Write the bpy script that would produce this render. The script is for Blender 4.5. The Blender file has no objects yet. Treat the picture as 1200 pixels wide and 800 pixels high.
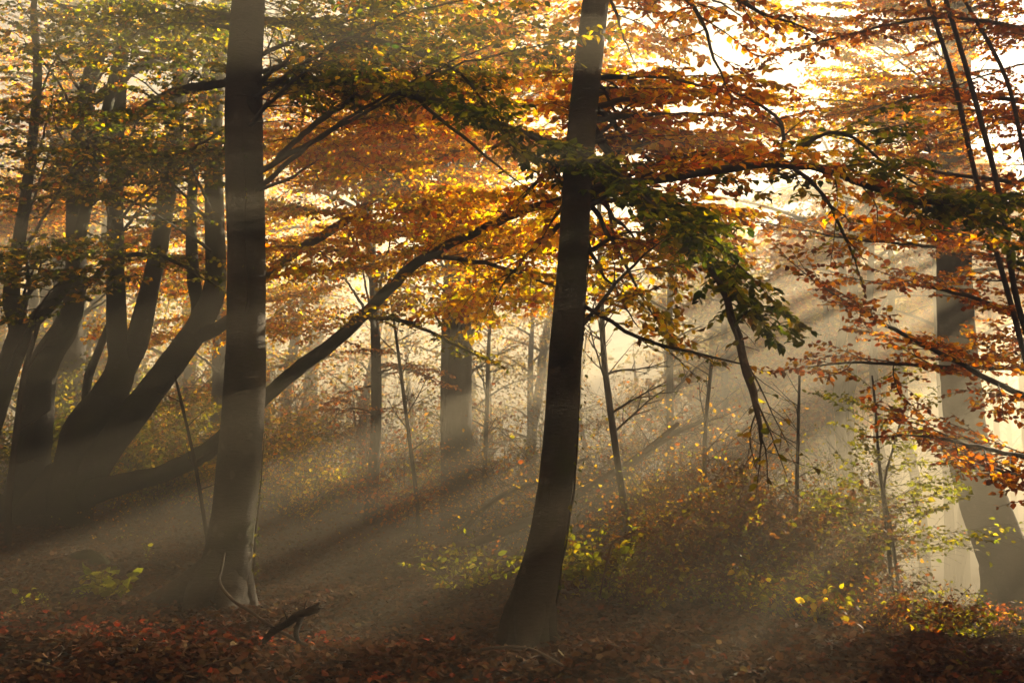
import bpy, math, random
import numpy as np
from mathutils import Vector

SEED = 11
R = random.Random(SEED)
G = np.random.default_rng(SEED)
scene = bpy.context.scene
COL = scene.collection

# ------------------------------------------------------------------ camera
F_PX = 1167.0                       # 35 mm lens on a 36 mm sensor, photo 1200 px wide
CAM_Z = 1.6
PITCH = math.atan(120.0 / F_PX)
CP, SP = math.cos(PITCH), math.sin(PITCH)

def P(px, py, d):
    """the point seen at photo pixel (px, py) at d metres ahead"""
    u, v = (px - 600.0) / F_PX, (400.0 - py) / F_PX
    fy = CP - v * SP
    s = d / fy
    return np.array([u * s, d, CAM_Z + (SP + v * CP) * s])

def RAD(px_r, d):
    return px_r * d / F_PX

cam_data = bpy.data.cameras.new("camera")
cam = bpy.data.objects.new("camera", cam_data)
COL.objects.link(cam)
cam.location = (0, 0, CAM_Z)
cam.rotation_euler = (math.pi / 2 + PITCH, 0, 0)
cam_data.sensor_width = 36.0
cam_data.lens = 36.0 * F_PX / 1200.0
cam_data.clip_start = 0.1
cam_data.clip_end = 2000
scene.camera = cam

# ------------------------------------------------------------------ terrain
def _sp(v):
    return np.log1p(np.exp(np.clip(v, -30, 30)))

def H(x, y):
    x = np.asarray(x, float); y = np.asarray(y, float)
    v = x * 0.8 + (y - 10) * 0.35
    drop = -0.2 * _sp((v - 2) * 1.6) / 1.6
    drop = np.where(drop < -3, -3 - 5 * (1 - np.exp((drop + 3) / 5)), drop)
    left = np.clip((2 - x) / 8, 0, 1)
    rise = 0.02 * np.clip(y - 10, 0, 40) * left + 0.10 * np.clip((-x - 4) / 3, 0, 1)
    n = (0.06 * np.sin(x * 1.1 + 0.6 * y) + 0.05 * np.sin(y * 1.7 - 0.8 * x + 1.3)
         + 0.03 * np.sin(x * 3.1 + 1.7) * np.sin(y * 2.9 + .4) + 0.015 * np.sin(x * 6.7 + y * 2.1))
    berm = 0.10 * np.exp(-((y - 7.2) / 0.7) ** 2) * (0.6 + 0.4 * np.sin(x * 1.3 + 1.0)) + 0.16 * np.exp(-((x + 3.9) / 0.9) ** 2 - ((y - 7.3) / 0.6) ** 2)
    mound = 0.22 * np.exp(-((x + 6.9) / 1.8) ** 2 - ((y - 15) / 1.6) ** 2)
    return drop + rise + n * 0.7 + berm + mound - 0.02

# ------------------------------------------------------------------ materials
def new_mat(name):
    m = bpy.data.materials.new(name)
    m.use_nodes = True
    nt = m.node_tree
    for n in list(nt.nodes):
        nt.nodes.remove(n)
    return m, nt

def N(nt, t, **kw):
    n = nt.nodes.new(t)
    for k, v in kw.items():
        if k in n.inputs.keys():
            n.inputs[k].default_value = v
        else:
            setattr(n, k, v)
    return n

def leaf_mat(name, transl=0.5, rough=0.55, spec=0.3):
    m, nt = new_mat(name)
    out = N(nt, 'ShaderNodeOutputMaterial')
    at = N(nt, 'ShaderNodeAttribute', attribute_name='tint')
    geo = N(nt, 'ShaderNodeTexCoord')
    no = N(nt, 'ShaderNodeTexNoise', Scale=55.0, Detail=3.0)
    nt.links.new(geo.outputs['Object'], no.inputs['Vector'])
    mr = N(nt, 'ShaderNodeMapRange')
    mr.inputs['To Min'].default_value = 0.65
    mr.inputs['To Max'].default_value = 1.3
    nt.links.new(no.outputs['Fac'], mr.inputs['Value'])
    mul = N(nt, 'ShaderNodeVectorMath', operation='SCALE')
    nt.links.new(at.outputs['Color'], mul.inputs[0])
    nt.links.new(mr.outputs['Result'], mul.inputs['Scale'])
    pb = N(nt, 'ShaderNodeBsdfPrincipled', Roughness=rough)
    pb.inputs['Specular IOR Level'].default_value = spec
    tr = N(nt, 'ShaderNodeBsdfTranslucent')
    hs = N(nt, 'ShaderNodeHueSaturation', Saturation=1.15, Value=1.75)
    nt.links.new(mul.outputs[0], pb.inputs['Base Color'])
    nt.links.new(mul.outputs[0], hs.inputs['Color'])
    nt.links.new(hs.outputs['Color'], tr.inputs['Color'])
    mx = N(nt, 'ShaderNodeMixShader', Fac=transl)
    nt.links.new(pb.outputs[0], mx.inputs[1])
    nt.links.new(tr.outputs[0], mx.inputs[2])
    nt.links.new(mx.outputs[0], out.inputs['Surface'])
    return m

def bark_mat(name, c0, c1, moss=0.0, bump=0.5, scale=1.0):
    m, nt = new_mat(name)
    out = N(nt, 'ShaderNodeOutputMaterial')
    tc = N(nt, 'ShaderNodeTexCoord')
    mp = N(nt, 'ShaderNodeMapping')
    mp.inputs['Scale'].default_value = (5 * scale, 5 * scale, 24 * scale)     # beech bark: fine level bands
    nt.links.new(tc.outputs['Object'], mp.inputs['Vector'])
    n1 = N(nt, 'ShaderNodeTexNoise', Scale=2.2, Detail=12.0, Roughness=0.75)
    nt.links.new(mp.outputs[0], n1.inputs['Vector'])
    n2 = N(nt, 'ShaderNodeTexNoise', Scale=3.0, Detail=6.0, Roughness=0.6)
    nt.links.new(tc.outputs['Object'], n2.inputs['Vector'])
    mix = N(nt, 'ShaderNodeMath', operation='MULTIPLY_ADD')
    nt.links.new(n1.outputs['Fac'], mix.inputs[0]); mix.inputs[1].default_value = 0.55
    sc = N(nt, 'ShaderNodeMath', operation='MULTIPLY'); sc.inputs[1].default_value = 0.45
    nt.links.new(n2.outputs['Fac'], sc.inputs[0]); nt.links.new(sc.outputs[0], mix.inputs[2])
    cr = N(nt, 'ShaderNodeValToRGB')
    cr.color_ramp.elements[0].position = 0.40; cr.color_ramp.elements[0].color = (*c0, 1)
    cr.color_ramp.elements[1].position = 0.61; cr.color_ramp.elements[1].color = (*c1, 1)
    nt.links.new(mix.outputs[0], cr.inputs['Fac'])
    col = cr.outputs['Color']
    if moss > 0:
        n3 = N(nt, 'ShaderNodeTexNoise', Scale=1.7, Detail=7.0, Roughness=0.7)
        nt.links.new(tc.outputs['Object'], n3.inputs['Vector'])
        rp = N(nt, 'ShaderNodeValToRGB')
        rp.color_ramp.elements[0].position = 0.62 - 0.2 * moss
        rp.color_ramp.elements[1].position = 0.78 - 0.2 * moss
        nt.links.new(n3.outputs['Fac'], rp.inputs['Fac'])
        mc = N(nt, 'ShaderNodeMix', data_type='RGBA')
        nt.links.new(rp.outputs['Color'], mc.inputs[0])
        nt.links.new(col, mc.inputs[6]); mc.inputs[7].default_value = (0.05, 0.055, 0.015, 1)
        col = mc.outputs[2]
    vo = N(nt, 'ShaderNodeTexVoronoi', Scale=5.5 * scale)
    wn = N(nt, 'ShaderNodeVectorMath', operation='SCALE'); wn.inputs['Scale'].default_value = .25
    nt.links.new(n2.outputs['Color'], wn.inputs[0])
    ad = N(nt, 'ShaderNodeVectorMath', operation='ADD')
    nt.links.new(tc.outputs['Object'], ad.inputs[0]); nt.links.new(wn.outputs[0], ad.inputs[1])
    nt.links.new(ad.outputs[0], vo.inputs['Vector'])
    vr = N(nt, 'ShaderNodeValToRGB')
    vr.color_ramp.elements[0].position = 0.13; vr.color_ramp.elements[0].color = (.55, .55, .55, 1)
    vr.color_ramp.elements[1].position = 0.22; vr.color_ramp.elements[1].color = (0, 0, 0, 1)
    nt.links.new(vo.outputs['Distance'], vr.inputs['Fac'])
    ml = N(nt, 'ShaderNodeMix', data_type='RGBA')
    nt.links.new(vr.outputs['Color'], ml.inputs[0]); nt.links.new(col, ml.inputs[6])
    ml.inputs[7].default_value = (c1[0] * 1.7, c1[1] * 1.75, c1[2] * 1.7, 1)
    col = ml.outputs[2]
    pb = N(nt, 'ShaderNodeBsdfPrincipled', Roughness=0.85)
    pb.inputs['Specular IOR Level'].default_value = 0.25
    nt.links.new(col, pb.inputs['Base Color'])
    bp = N(nt, 'ShaderNodeBump', Strength=bump, Distance=0.03)
    nt.links.new(mix.outputs[0], bp.inputs['Height'])
    nt.links.new(bp.outputs[0], pb.inputs['Normal'])
    nt.links.new(pb.outputs[0], out.inputs['Surface'])
    return m

def ground_mat():
    m, nt = new_mat("forest_soil")
    out = N(nt, 'ShaderNodeOutputMaterial')
    tc = N(nt, 'ShaderNodeTexCoord')
    n1 = N(nt, 'ShaderNodeTexNoise', Scale=0.6, Detail=9.0, Roughness=0.7)
    vo = N(nt, 'ShaderNodeTexVoronoi', Scale=14.0)
    for n in (n1, vo):
        nt.links.new(tc.outputs['Object'], n.inputs['Vector'])
    cr = N(nt, 'ShaderNodeValToRGB')
    e = cr.color_ramp.elements
    e[0].position = 0.3; e[0].color = (0.022, 0.014, 0.008, 1)
    e[1].position = 0.75; e[1].color = (0.11, 0.055, 0.025, 1)
    k = e.new(0.5); k.color = (0.055, 0.032, 0.016, 1)
    nt.links.new(n1.outputs['Fac'], cr.inputs['Fac'])
    mc = N(nt, 'ShaderNodeMix', data_type='RGBA', blend_type='MULTIPLY')
    mc.inputs[0].default_value = 0.5
    nt.links.new(cr.outputs['Color'], mc.inputs[6])
    nt.links.new(vo.outputs['Color'], mc.inputs[7])
    pb = N(nt, 'ShaderNodeBsdfPrincipled', Roughness=0.95)
    nt.links.new(mc.outputs[2], pb.inputs['Base Color'])
    bp = N(nt, 'ShaderNodeBump', Strength=0.8, Distance=0.05)
    nt.links.new(vo.outputs['Distance'], bp.inputs['Height'])
    nt.links.new(bp.outputs[0], pb.inputs['Normal'])
    nt.links.new(pb.outputs[0], out.inputs['Surface'])
    return m

M_LEAF = leaf_mat("autumn_leaf", 0.74)
M_LITTER = leaf_mat("fallen_leaf", 0.15, 0.85, 0.05)
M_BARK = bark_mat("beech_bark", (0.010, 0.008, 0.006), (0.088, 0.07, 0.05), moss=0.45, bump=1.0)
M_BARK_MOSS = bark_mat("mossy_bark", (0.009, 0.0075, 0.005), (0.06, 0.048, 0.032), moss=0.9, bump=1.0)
M_TWIG = bark_mat("twig_bark", (0.02, 0.015, 0.01), (0.07, 0.05, 0.035), bump=0.2, scale=3)
M_DEAD = bark_mat("dead_wood", (0.03, 0.022, 0.015), (0.14, 0.1, 0.065), moss=0.2, bump=0.6)
M_STALK = bark_mat("dry_stalk", (0.09, 0.055, 0.03), (0.22, 0.14, 0.07), bump=0.1, scale=3)
M_GROUND = ground_mat()

# ------------------------------------------------------------------ sun, and the gaps cut for it in the canopy
SUN_PX = (1560, 90)
sd = P(*SUN_PX, 10.0) - np.array([0, 0, CAM_Z])
sd = sd / np.linalg.norm(sd)
SUN_EL = math.asin(sd[2]); SUN_AZ = math.atan2(sd[0], sd[1])
EA = np.array([math.cos(SUN_AZ), -math.sin(SUN_AZ), 0.0])      # level, square to the sunlight
EB = np.cross(EA, sd); EB = EB if EB[2] > 0 else -EB           # steep, square to the sunlight
# openings cut in the leaves to shape shafts of the low sun: seen along the sunlight each is a
# narrow slot; listed by the place it lights (photo pixel, half width in pixels, from and to how many metres ahead)
LIT = [(430, 532, 17, 11.5, 20), (520, 478, 13, 13, 20), (470, 622, 6, 10.5, 16), (590, 640, 6, 12, 16), (640, 560, 8, 12.5, 19), (90, 470, 12, 12, 18), (185, 420, 12, 13, 20),
       (700, 648, 7, 8.4, 12), (760, 575, 10, 10, 17), (850, 640, 11, 9, 14), (900, 560, 12, 11, 19), (1120, 715, 16, 9, 15.5), (1060, 660, 18, 10, 17), (985, 590, 18, 10, 20), (1090, 560, 30, 11, 22), (1010, 500, 16, 11, 22),
       (925, 372, 9, 15, 23), (950, 430, 11, 12, 20), (1040, 450, 14, 9, 20), (860, 455, 9, 13, 21), (780, 480, 10, 13, 21), (1130, 620, 14, 10, 17), (1170, 690, 12, 10, 17),
       (665, 310, 9, 4, 7.4), (660, 435, 6, 4, 7.4), (680, 195, 9, 4, 7.4), (285, 165, 7, 5.5, 8.6), (287, 308, 6, 6, 8.8), (1080, 330, 26, 4.5, 8.6), (1120, 470, 30, 4.5, 8.6), (1010, 420, 9, 5, 9),
       (1150, 520, 42, 10, 24), (1085, 610, 50, 11, 26), (1005, 530, 26, 12, 26), (1110, 690, 26, 9.5, 20), (960, 330, 8, 16, 25), (1000, 395, 7, 12, 22), (880, 415, 7, 14, 22), (820, 520, 9, 10, 19), (1190, 738, 34, 12, 18.5), (1060, 590, 44, 10, 45), (1120, 640, 44, 9, 40), (1090, 560, 50, 16, 60), (990, 560, 26, 14, 50), (1150, 420, 20, 12, 26), (905, 500, 14, 9.5, 16), (950, 545, 20, 8, 14), (1040, 560, 26, 7, 12), (1130, 580, 30, 7, 14), (1180, 480, 20, 7, 13),
       # leaves caught by the sun
       (590, 300, 34, 8.8, 13), (480, 240, 30, 9.5, 14), (400, 330, 22, 10.5, 15), (350, 180, 22, 11, 15), (440, 140, 20, 10, 14), (540, 180, 22, 9.5, 13.5), (600, 70, 18, 8, 11.5), (180, 270, 22, 13, 19), (80, 150, 18, 12, 19), (230, 330, 14, 14, 19),
       (780, 110, 30, 8.2, 11.2), (860, 175, 28, 8.2, 11.2), (760, 45, 20, 8.2, 11.2), (830, 240, 18, 8, 11), (740, 330, 26, 8.4, 11), (1000, 250, 16, 7.6, 11), (1090, 350, 22, 8.6, 12), (1130, 440, 18, 8.6, 11.5), (1120, 130, 20, 9, 13.5), (1040, 60, 20, 9, 14), (1180, 260, 18, 9, 13),
       (380, 250, 22, 11, 15), (450, 310, 22, 10, 14), (640, 370, 16, 8.8, 11), (520, 130, 18, 9.5, 13), (320, 330, 16, 12, 16),
       # the floor
       (110, 738, 13, 7.9, 9.4), (210, 742, 9, 7.8, 9.2), (30, 740, 9, 7.8, 9.2), (400, 738, 8, 7.8, 8.8), (280, 650, 20, 9.6, 10.4), (640, 690, 16, 8.0, 8.7), (940, 700, 14, 9, 11), (720, 690, 12, 9.6, 11.4), (1045, 600, 60, 10.4, 11.6), (880, 680, 12, 9.4, 12)]
_cab = np.array([np.array([0, 0, CAM_Z]) @ EA, np.array([0, 0, CAM_Z]) @ EB])
SLOTS = []
for px_, py_, w_, d0_, d1_ in LIT:
    q_ = P(px_, py_, 10.0); v_ = np.array([q_ @ EA, q_ @ EB]) - _cab
    k_ = np.linalg.norm(v_) / 10.0
    SLOTS.append((*(v_ / np.linalg.norm(v_)), d0_ * k_, d1_ * k_, w_ / F_PX / k_))
SLOTS = np.array(SLOTS)
def in_gap(p):
    a = p @ EA - _cab[0]; b = p @ EB - _cab[1]
    hit = np.zeros(len(p), bool)
    for ua, ub, l0, l1, w_ in SLOTS:
        al = a * ua + b * ub
        hit |= (al > l0) & (al < l1) & (abs(a * ub - b * ua) < w_ * al)
    return hit
GAPPY = [False]
def off_trunk(p):
    """no leaves press against the front of the bare front trunk"""
    near = (p[:, 1] > 6) & (p[:, 1] < 10.15)
    t = np.clip((10 - p[:, 1]) / 10, 0, 1)          # along the line from the trunk to where one stands
    return ~(near & (abs(p[:, 0] + 2.72 * (1 - t) - .06 * (p[:, 2] - 4) / 2.0) < .34) & (p[:, 2] > 3.2))
# ------------------------------------------------------------------ mesh collectors
def nrm(a):
    return a / (np.linalg.norm(a, axis=-1, keepdims=True) + 1e-12)

def link_mesh(name, V, faces_by_n, mat, parent=None, tint=None, smooth=True):
    me = bpy.data.meshes.new(name)
    V = np.asarray(V, np.float32)
    me.vertices.add(len(V)); me.vertices.foreach_set('co', V.ravel())
    loops = np.concatenate([f.ravel() for f in faces_by_n]).astype(np.int32)
    tot = np.concatenate([np.full(len(f), f.shape[1], np.int32) for f in faces_by_n])
    start = np.concatenate([[0], np.cumsum(tot)[:-1]]).astype(np.int32)
    me.loops.add(len(loops)); me.loops.foreach_set('vertex_index', loops)
    me.polygons.add(len(tot))
    me.polygons.foreach_set('loop_start', start)
    me.polygons.foreach_set('loop_total', tot)
    me.polygons.foreach_set('use_smooth', np.full(len(tot), smooth))
    if tint is not None:
        a = me.attributes.new('tint', 'FLOAT_COLOR', 'POINT')
        c = np.ones((len(V), 4), np.float32); c[:, :3] = tint
        a.data.foreach_set('color', c.ravel())
    me.update(calc_edges=True)
    me.materials.append(mat)
    o = bpy.data.objects.new(name, me)
    COL.objects.link(o)
    if parent is not None:
        o.parent = parent
        if parent.type == 'EMPTY':
            o.location = -parent.location
    return o

def catmull(pts, vals, n):
    pts = np.asarray(pts, float); vals = np.asarray(vals, float)
    if len(pts) == 2:
        t = np.linspace(0, 1, n)[:, None]
        return pts[0] * (1 - t) + pts[1] * t, vals[0] * (1 - t[:, 0]) + vals[1] * t[:, 0]
    seg = np.linalg.norm(np.diff(pts, axis=0), axis=1) + 1e-9
    u = np.concatenate([[0], np.cumsum(seg)]); u /= u[-1]
    e = np.vstack([2 * pts[0] - pts[1], pts, 2 * pts[-1] - pts[-2]])
    t = np.linspace(0, 1, n)
    i = np.clip(np.searchsorted(u, t, side='right') - 1, 0, len(pts) - 2)
    f = ((t - u[i]) / (u[i + 1] - u[i]))[:, None]
    p0, p1, p2, p3 = e[i], e[i + 1], e[i + 2], e[i + 3]
    out = 0.5 * ((2 * p1) + (p2 - p0) * f + (2 * p0 - 5 * p1 + 4 * p2 - p3) * f ** 2 + (3 * p1 - p0 - 3 * p2 + p3) * f ** 3)
    return out, np.interp(t, u, vals)

class Wood:
    def __init__(s):
        s.V, s.Q, s.n = [], [], 0
    def tube(s, pts, rad, sides=5, cap=True, lump=0.0, flare=None):
        pts = np.asarray(pts, float); rad = np.asarray(rad, float)
        if cap:
            d = nrm(pts[-1] - pts[-2])
            pts = np.vstack([pts, pts[-1] + d * rad[-1] * 0.4]); rad = np.append(rad, rad[-1] * 0.02)
        k = len(pts)
        T = nrm(np.gradient(pts, axis=0))
        ref = np.array([0.0, 0, 1]) if abs(T[:, 2]).mean() < 0.8 else np.array([0.0, 1, 0.05])
        U = nrm(np.cross(T, ref)); W = np.cross(T, U)
        a = np.linspace(0, 2 * np.pi, sides, endpoint=False)
        rr = np.repeat(rad[:, None], sides, 1)
        if lump:
            ph = R.random() * 6.28
            z = np.arange(k)[:, None]
            rr = rr * (1 + lump * (np.sin(2 * a + ph + z * 0.23) * .5 + np.sin(3 * a + 2 * ph - z * 0.31) * .35 + np.sin(5 * a + z * .5 + ph) * .2 + .3 * np.sin(z * .7 + ph) + .25 * np.sin(z * 1.9 + a * 2)))
        if flare is not None:
            rr = rr * flare(np.linspace(0, 1, k)[:, None], a[None, :])
        ring = pts[:, None, :] + rr[..., None] * (np.cos(a)[None, :, None] * U[:, None, :] + np.sin(a)[None, :, None] * W[:, None, :])
        i = np.arange(k - 1)[:, None] * sides; j = np.arange(sides)[None, :]; j2 = (j + 1) % sides
        q = np.stack([i + j, i + j2, i + sides + j2, i + sides + j], -1).reshape(-1, 4) + s.n
        s.V.append(ring.reshape(-1, 3)); s.Q.append(q); s.n += k * sides
    def build(s, name, mat, parent=None):
        if not s.V:
            return None
        return link_mesh(name, np.concatenate(s.V), [np.concatenate(s.Q)], mat, parent)

# leaf outline: x across, y along, z off the plane
_LV = np.array([[0, 0, 0], [0, .33, -.05], [0, .68, -.04], [0, 1, -.16],
                [-.27, .26, .05], [-.30, .62, .04], [.27, .26, .05], [.30, .62, .04]])
_LQ = np.array([[4, 1, 2, 5], [1, 6, 7, 2]]); _LT = np.array([[0, 1, 4], [0, 6, 1], [5, 2, 3], [2, 7, 3]])
_SV = np.array([[0, 0, 0], [-.3, .5, .06], [0, 1, 0], [.3, .5, .06]])
_SQ = np.array([[0, 3, 2, 1]])

class Leaves:
    def __init__(s):
        s.p, s.d, s.n, s.z, s.c = [], [], [], [], []
    def add(s, p, d, n, z, c):
        s.p.append(np.atleast_2d(p)); s.d.append(np.atleast_2d(d)); s.n.append(np.atleast_2d(n))
        s.z.append(np.atleast_1d(z)); s.c.append(np.atleast_2d(c))
    def count(s):
        return sum(len(x) for x in s.p)
    def build(s, name, mat, parent=None, simple=False):
        if not s.p:
            return None
        p, d, n, z, c = (np.concatenate(x) for x in (s.p, s.d, s.n, s.z, s.c))
        d = nrm(d); x = nrm(np.cross(d, n)); n = np.cross(x, d)
        T = _SV if simple else _LV
        wid = G.uniform(0.85, 1.15, len(p))
        curl = G.uniform(-1.2, 2.2, len(p))
        V = p[:, None] + z[:, None, None] * (T[None, :, 0, None] * wid[:, None, None] * x[:, None] + T[None, :, 1, None] * d[:, None] + T[None, :, 2, None] * curl[:, None, None] * n[:, None])
        k = len(T); off = (np.arange(len(p)) * k)[:, None, None]
        if simple:
            faces = [(_SQ[None] + off).reshape(-1, 4)]
        else:
            faces = [(_LQ[None] + off).reshape(-1, 4), (_LT[None] + off).reshape(-1, 3)]
        return link_mesh(name, V.reshape(-1, 3), faces, mat, parent, np.repeat(c, k, 0), smooth=False)

# ------------------------------------------------------------------ palettes
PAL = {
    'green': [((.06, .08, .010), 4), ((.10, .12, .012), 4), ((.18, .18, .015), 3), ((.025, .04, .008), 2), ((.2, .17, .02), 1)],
    'olive': [((.19, .18, .018), 4), ((.28, .25, .02), 3), ((.42, .32, .025), 2), ((.1, .08, .018), 2), ((.3, .15, .02), 1)],
    'yellow': [((.78, .56, .02), 5), ((.66, .42, .02), 4), ((.38, .33, .03), 3), ((.55, .24, .015), 2), ((.3, .12, .015), 1)],
    'gold': [((.66, .38, .02), 4), ((.64, .34, .015), 4), ((.35, .25, .025), 3), ((.42, .12, .012), 2), ((.25, .1, .015), 1)],
    'orange': [((.66, .26, .012), 4), ((.58, .15, .010), 3), ((.6, .30, .02), 3), ((.25, .07, .012), 2), ((.32, .2, .02), 1)],
    'rust': [((.30, .09, .02), 4), ((.20, .06, .018), 4), ((.42, .16, .018), 3), ((.12, .045, .018), 2), ((.52, .26, .02), 2)],
    'brown': [((.13, .06, .025), 4), ((.2, .09, .03), 3), ((.08, .04, .02), 3), ((.28, .12, .03), 1)],
    'lime': [((.24, .25, .03), 4), ((.34, .33, .04), 3), ((.4, .36, .04), 2), ((.15, .16, .02), 3)],
    'litter': [((.12, .06, .028), 6), ((.05, .026, .014), 9), ((.14, .075, .035), 4), ((.13, .05, .02), 3), ((.2, .05, .02), .5), ((.2, .14, .07), 1)],
    'redlitter': [((.42, .06, .02), 4), ((.35, .09, .02), 3), ((.22, .05, .02), 3), ((.1, .04, .02), 2)],
}
def pal_cols(name, n):
    """name may mix palettes: 'yellow:3,orange:1'"""
    parts = [(a.split(':')[0], float(a.split(':')[1]) if ':' in a else 1.0) for a in name.split(',')]
    cs, ws = [], []
    for nm, w in parts:
        tw = sum(x[1] for x in PAL[nm])
        for c, k in PAL[nm]:
            cs.append(c); ws.append(w * k / tw)
    ws = np.array(ws) / sum(ws)
    c = np.array(cs)[G.choice(len(cs), n, p=ws)]
    return np.clip(c * G.uniform(0.75, 1.25, (n, 1)) * G.uniform(0.9, 1.1, (n, 3)), 0.003, 0.9)

# ------------------------------------------------------------------ things
def thing(name, label, cat, loc, group=None):
    o = bpy.data.objects.new(name, None)
    COL.objects.link(o)
    o.location = tuple(float(v) for v in loc)
    o.empty_display_size = 0.3
    o['label'] = label; o['category'] = cat
    if group:
        o['group'] = group
    return o

def tag(o, label, cat, group=None, kind=None):
    o['label'] = label; o['category'] = cat
    if group: o['group'] = group
    if kind: o['kind'] = kind
    return o

UP = np.array([0, 0, 1.0])

def rot_about(v, axis, a):
    return v * math.cos(a) + np.cross(axis, v) * math.sin(a) + axis * np.dot(axis, v) * (1 - math.cos(a))

def twig(W, L, p0, d0, nrmv, length, r, pal, leaf, spacing, droop, jit, sub=1, leafy=1.0):
    n = max(4, int(length / 0.12))
    pts = [p0]; d = d0.copy()
    step = length / n
    for i in range(n):
        d = d + np.array([R.gauss(0, .09), R.gauss(0, .09), R.gauss(0, .06) - droop * step])
        d /= np.linalg.norm(d)
        pts.append(pts[-1] + d * step)
    pts = np.array(pts)
    W.tube(pts, np.linspace(r, max(r * .3, .0013), n + 1), 4 if r > .006 else 3, cap=False)
    T = nrm(np.gradient(pts, axis=0))
    if sub > 0 and length > 0.3:
        k = max(2, int(length / 0.17)); sgn = R.choice((-1, 1))
        for i in range(k):
            t = 0.18 + 0.75 * (i + R.random() * .6) / k
            q = t * n; a = min(int(q), n - 1); f = q - a
            pp = pts[a] * (1 - f) + pts[a + 1] * f
            tt = T[a]
            side = nrm(np.cross(nrmv, tt)) * sgn; sgn = -sgn
            dd = nrm(tt * R.uniform(.55, .9) + side * R.uniform(.6, .95) + UP * R.uniform(-.12, .15))
            twig(W, L, pp, dd, nrmv, length * R.uniform(.3, .55) * (1.15 - .6 * t), max(r * .5, .0013), pal, leaf, spacing, droop, jit, sub - 1, leafy)
    m = int(length / spacing * leafy + R.random())
    if m > 0:
        t = (np.arange(m) + G.uniform(0.2, .8, m)) / m * 0.85 + 0.15
        q = t * n; a = np.minimum(q.astype(int), n - 1); f = (q - a)[:, None]
        pp = pts[a] * (1 - f) + pts[a + 1] * f
        tt = T[a]
        sd = nrm(np.cross(nrmv, tt)) * np.where(np.arange(m) % 2, 1, -1)[:, None]
        dd = nrm(tt * G.uniform(.2, .8, (m, 1)) + sd * G.uniform(.5, 1, (m, 1)) + UP * G.uniform(-.55, .1, (m, 1)) + G.normal(0, .18, (m, 3)))
        nn = nrm(nrmv + G.normal(0, jit, (m, 3)))
        k = off_trunk(pp)
        if not k.all(): pp, dd, nn = pp[k], dd[k], nn[k]; m = len(pp)
        if GAPPY[0] and m:
            k = ~(in_gap(pp) & (pp[:, 0] > .535 * pp[:, 1])); pp, dd, nn = pp[k], dd[k], nn[k]; m = len(pp)
        if m:
            L.add(pp, dd, nn, leaf * G.uniform(.6, 1.15, m), pal_cols(pal, m))

def leafy_branch(parent, pts, radii, pal, twig_len=0.8, gap=0.16, t0=0.2, leaf=0.075, spacing=0.045, droop=0.25, jit=0.35,
                 tilt=(0, 0), sub=1, leafy=1.0, sides=7, name='branch', mat=None, lump=0.06, label=None, foliage='foliage', pal_end=None, simple=False, taper=True):
    """one branch of a tree (a part) with its foliage (a sub-part)"""
    pts = np.asarray(pts, float)
    ln = np.linalg.norm(np.diff(pts, axis=0), axis=1).sum()
    n = max(6, int(ln / 0.12))
    C, rr = catmull(pts, radii, n)
    C[1:-1] += G.normal(0, 0.006, (n - 2, 3))
    W, L = Wood(), Leaves()
    W.tube(C, rr, sides, lump=lump)
    T = nrm(np.gradient(C, axis=0))
    nv = nrm(UP + np.array([tilt[0], tilt[1], 0]))
    if gap:
        s, sgn = t0 * ln, 1
        while s < ln:
            t = s / ln
            q = t * (n - 1); a = min(int(q), n - 2); f = q - a
            p = C[a] * (1 - f) + C[a + 1] * f
            side = nrm(np.cross(nv, T[a])) * sgn; sgn = -sgn
            ang = R.uniform(.6, 1.15)
            d = nrm(T[a] * math.cos(ang) + side * math.sin(ang) + UP * R.uniform(-.15, .25))
            pl = pal if (pal_end is None or R.random() > t * 1.2 - .2) else pal_end
            env = 0.45 + 0.75 * math.sin(math.pi * min(1, max(0, (t - t0) / (1 - t0) * .85 + .1))) if taper else 1.0
            twig(W, L, p, d, nv, twig_len * env * R.uniform(.6, 1.2), max(.002, min(rr[a] * .45, .008)), pl, leaf, spacing, droop, jit, sub, leafy)
            s += gap * R.uniform(.6, 1.4)
        twig(W, L, C[-1], T[-1], nv, twig_len * .6, max(.0018, rr[-1] * .8), pal_end or pal, leaf, spacing, droop, jit, sub, leafy)
    b = W.build(name, mat or M_BARK, parent)
    if label: b['label'] = label
    if L.p:
        # foliage hangs on the branch: same origin as the branch
        f = L.build(foliage, M_LEAF, None, simple)
        f.parent = b
        f.location = (0, 0, 0)
    return b

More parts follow.
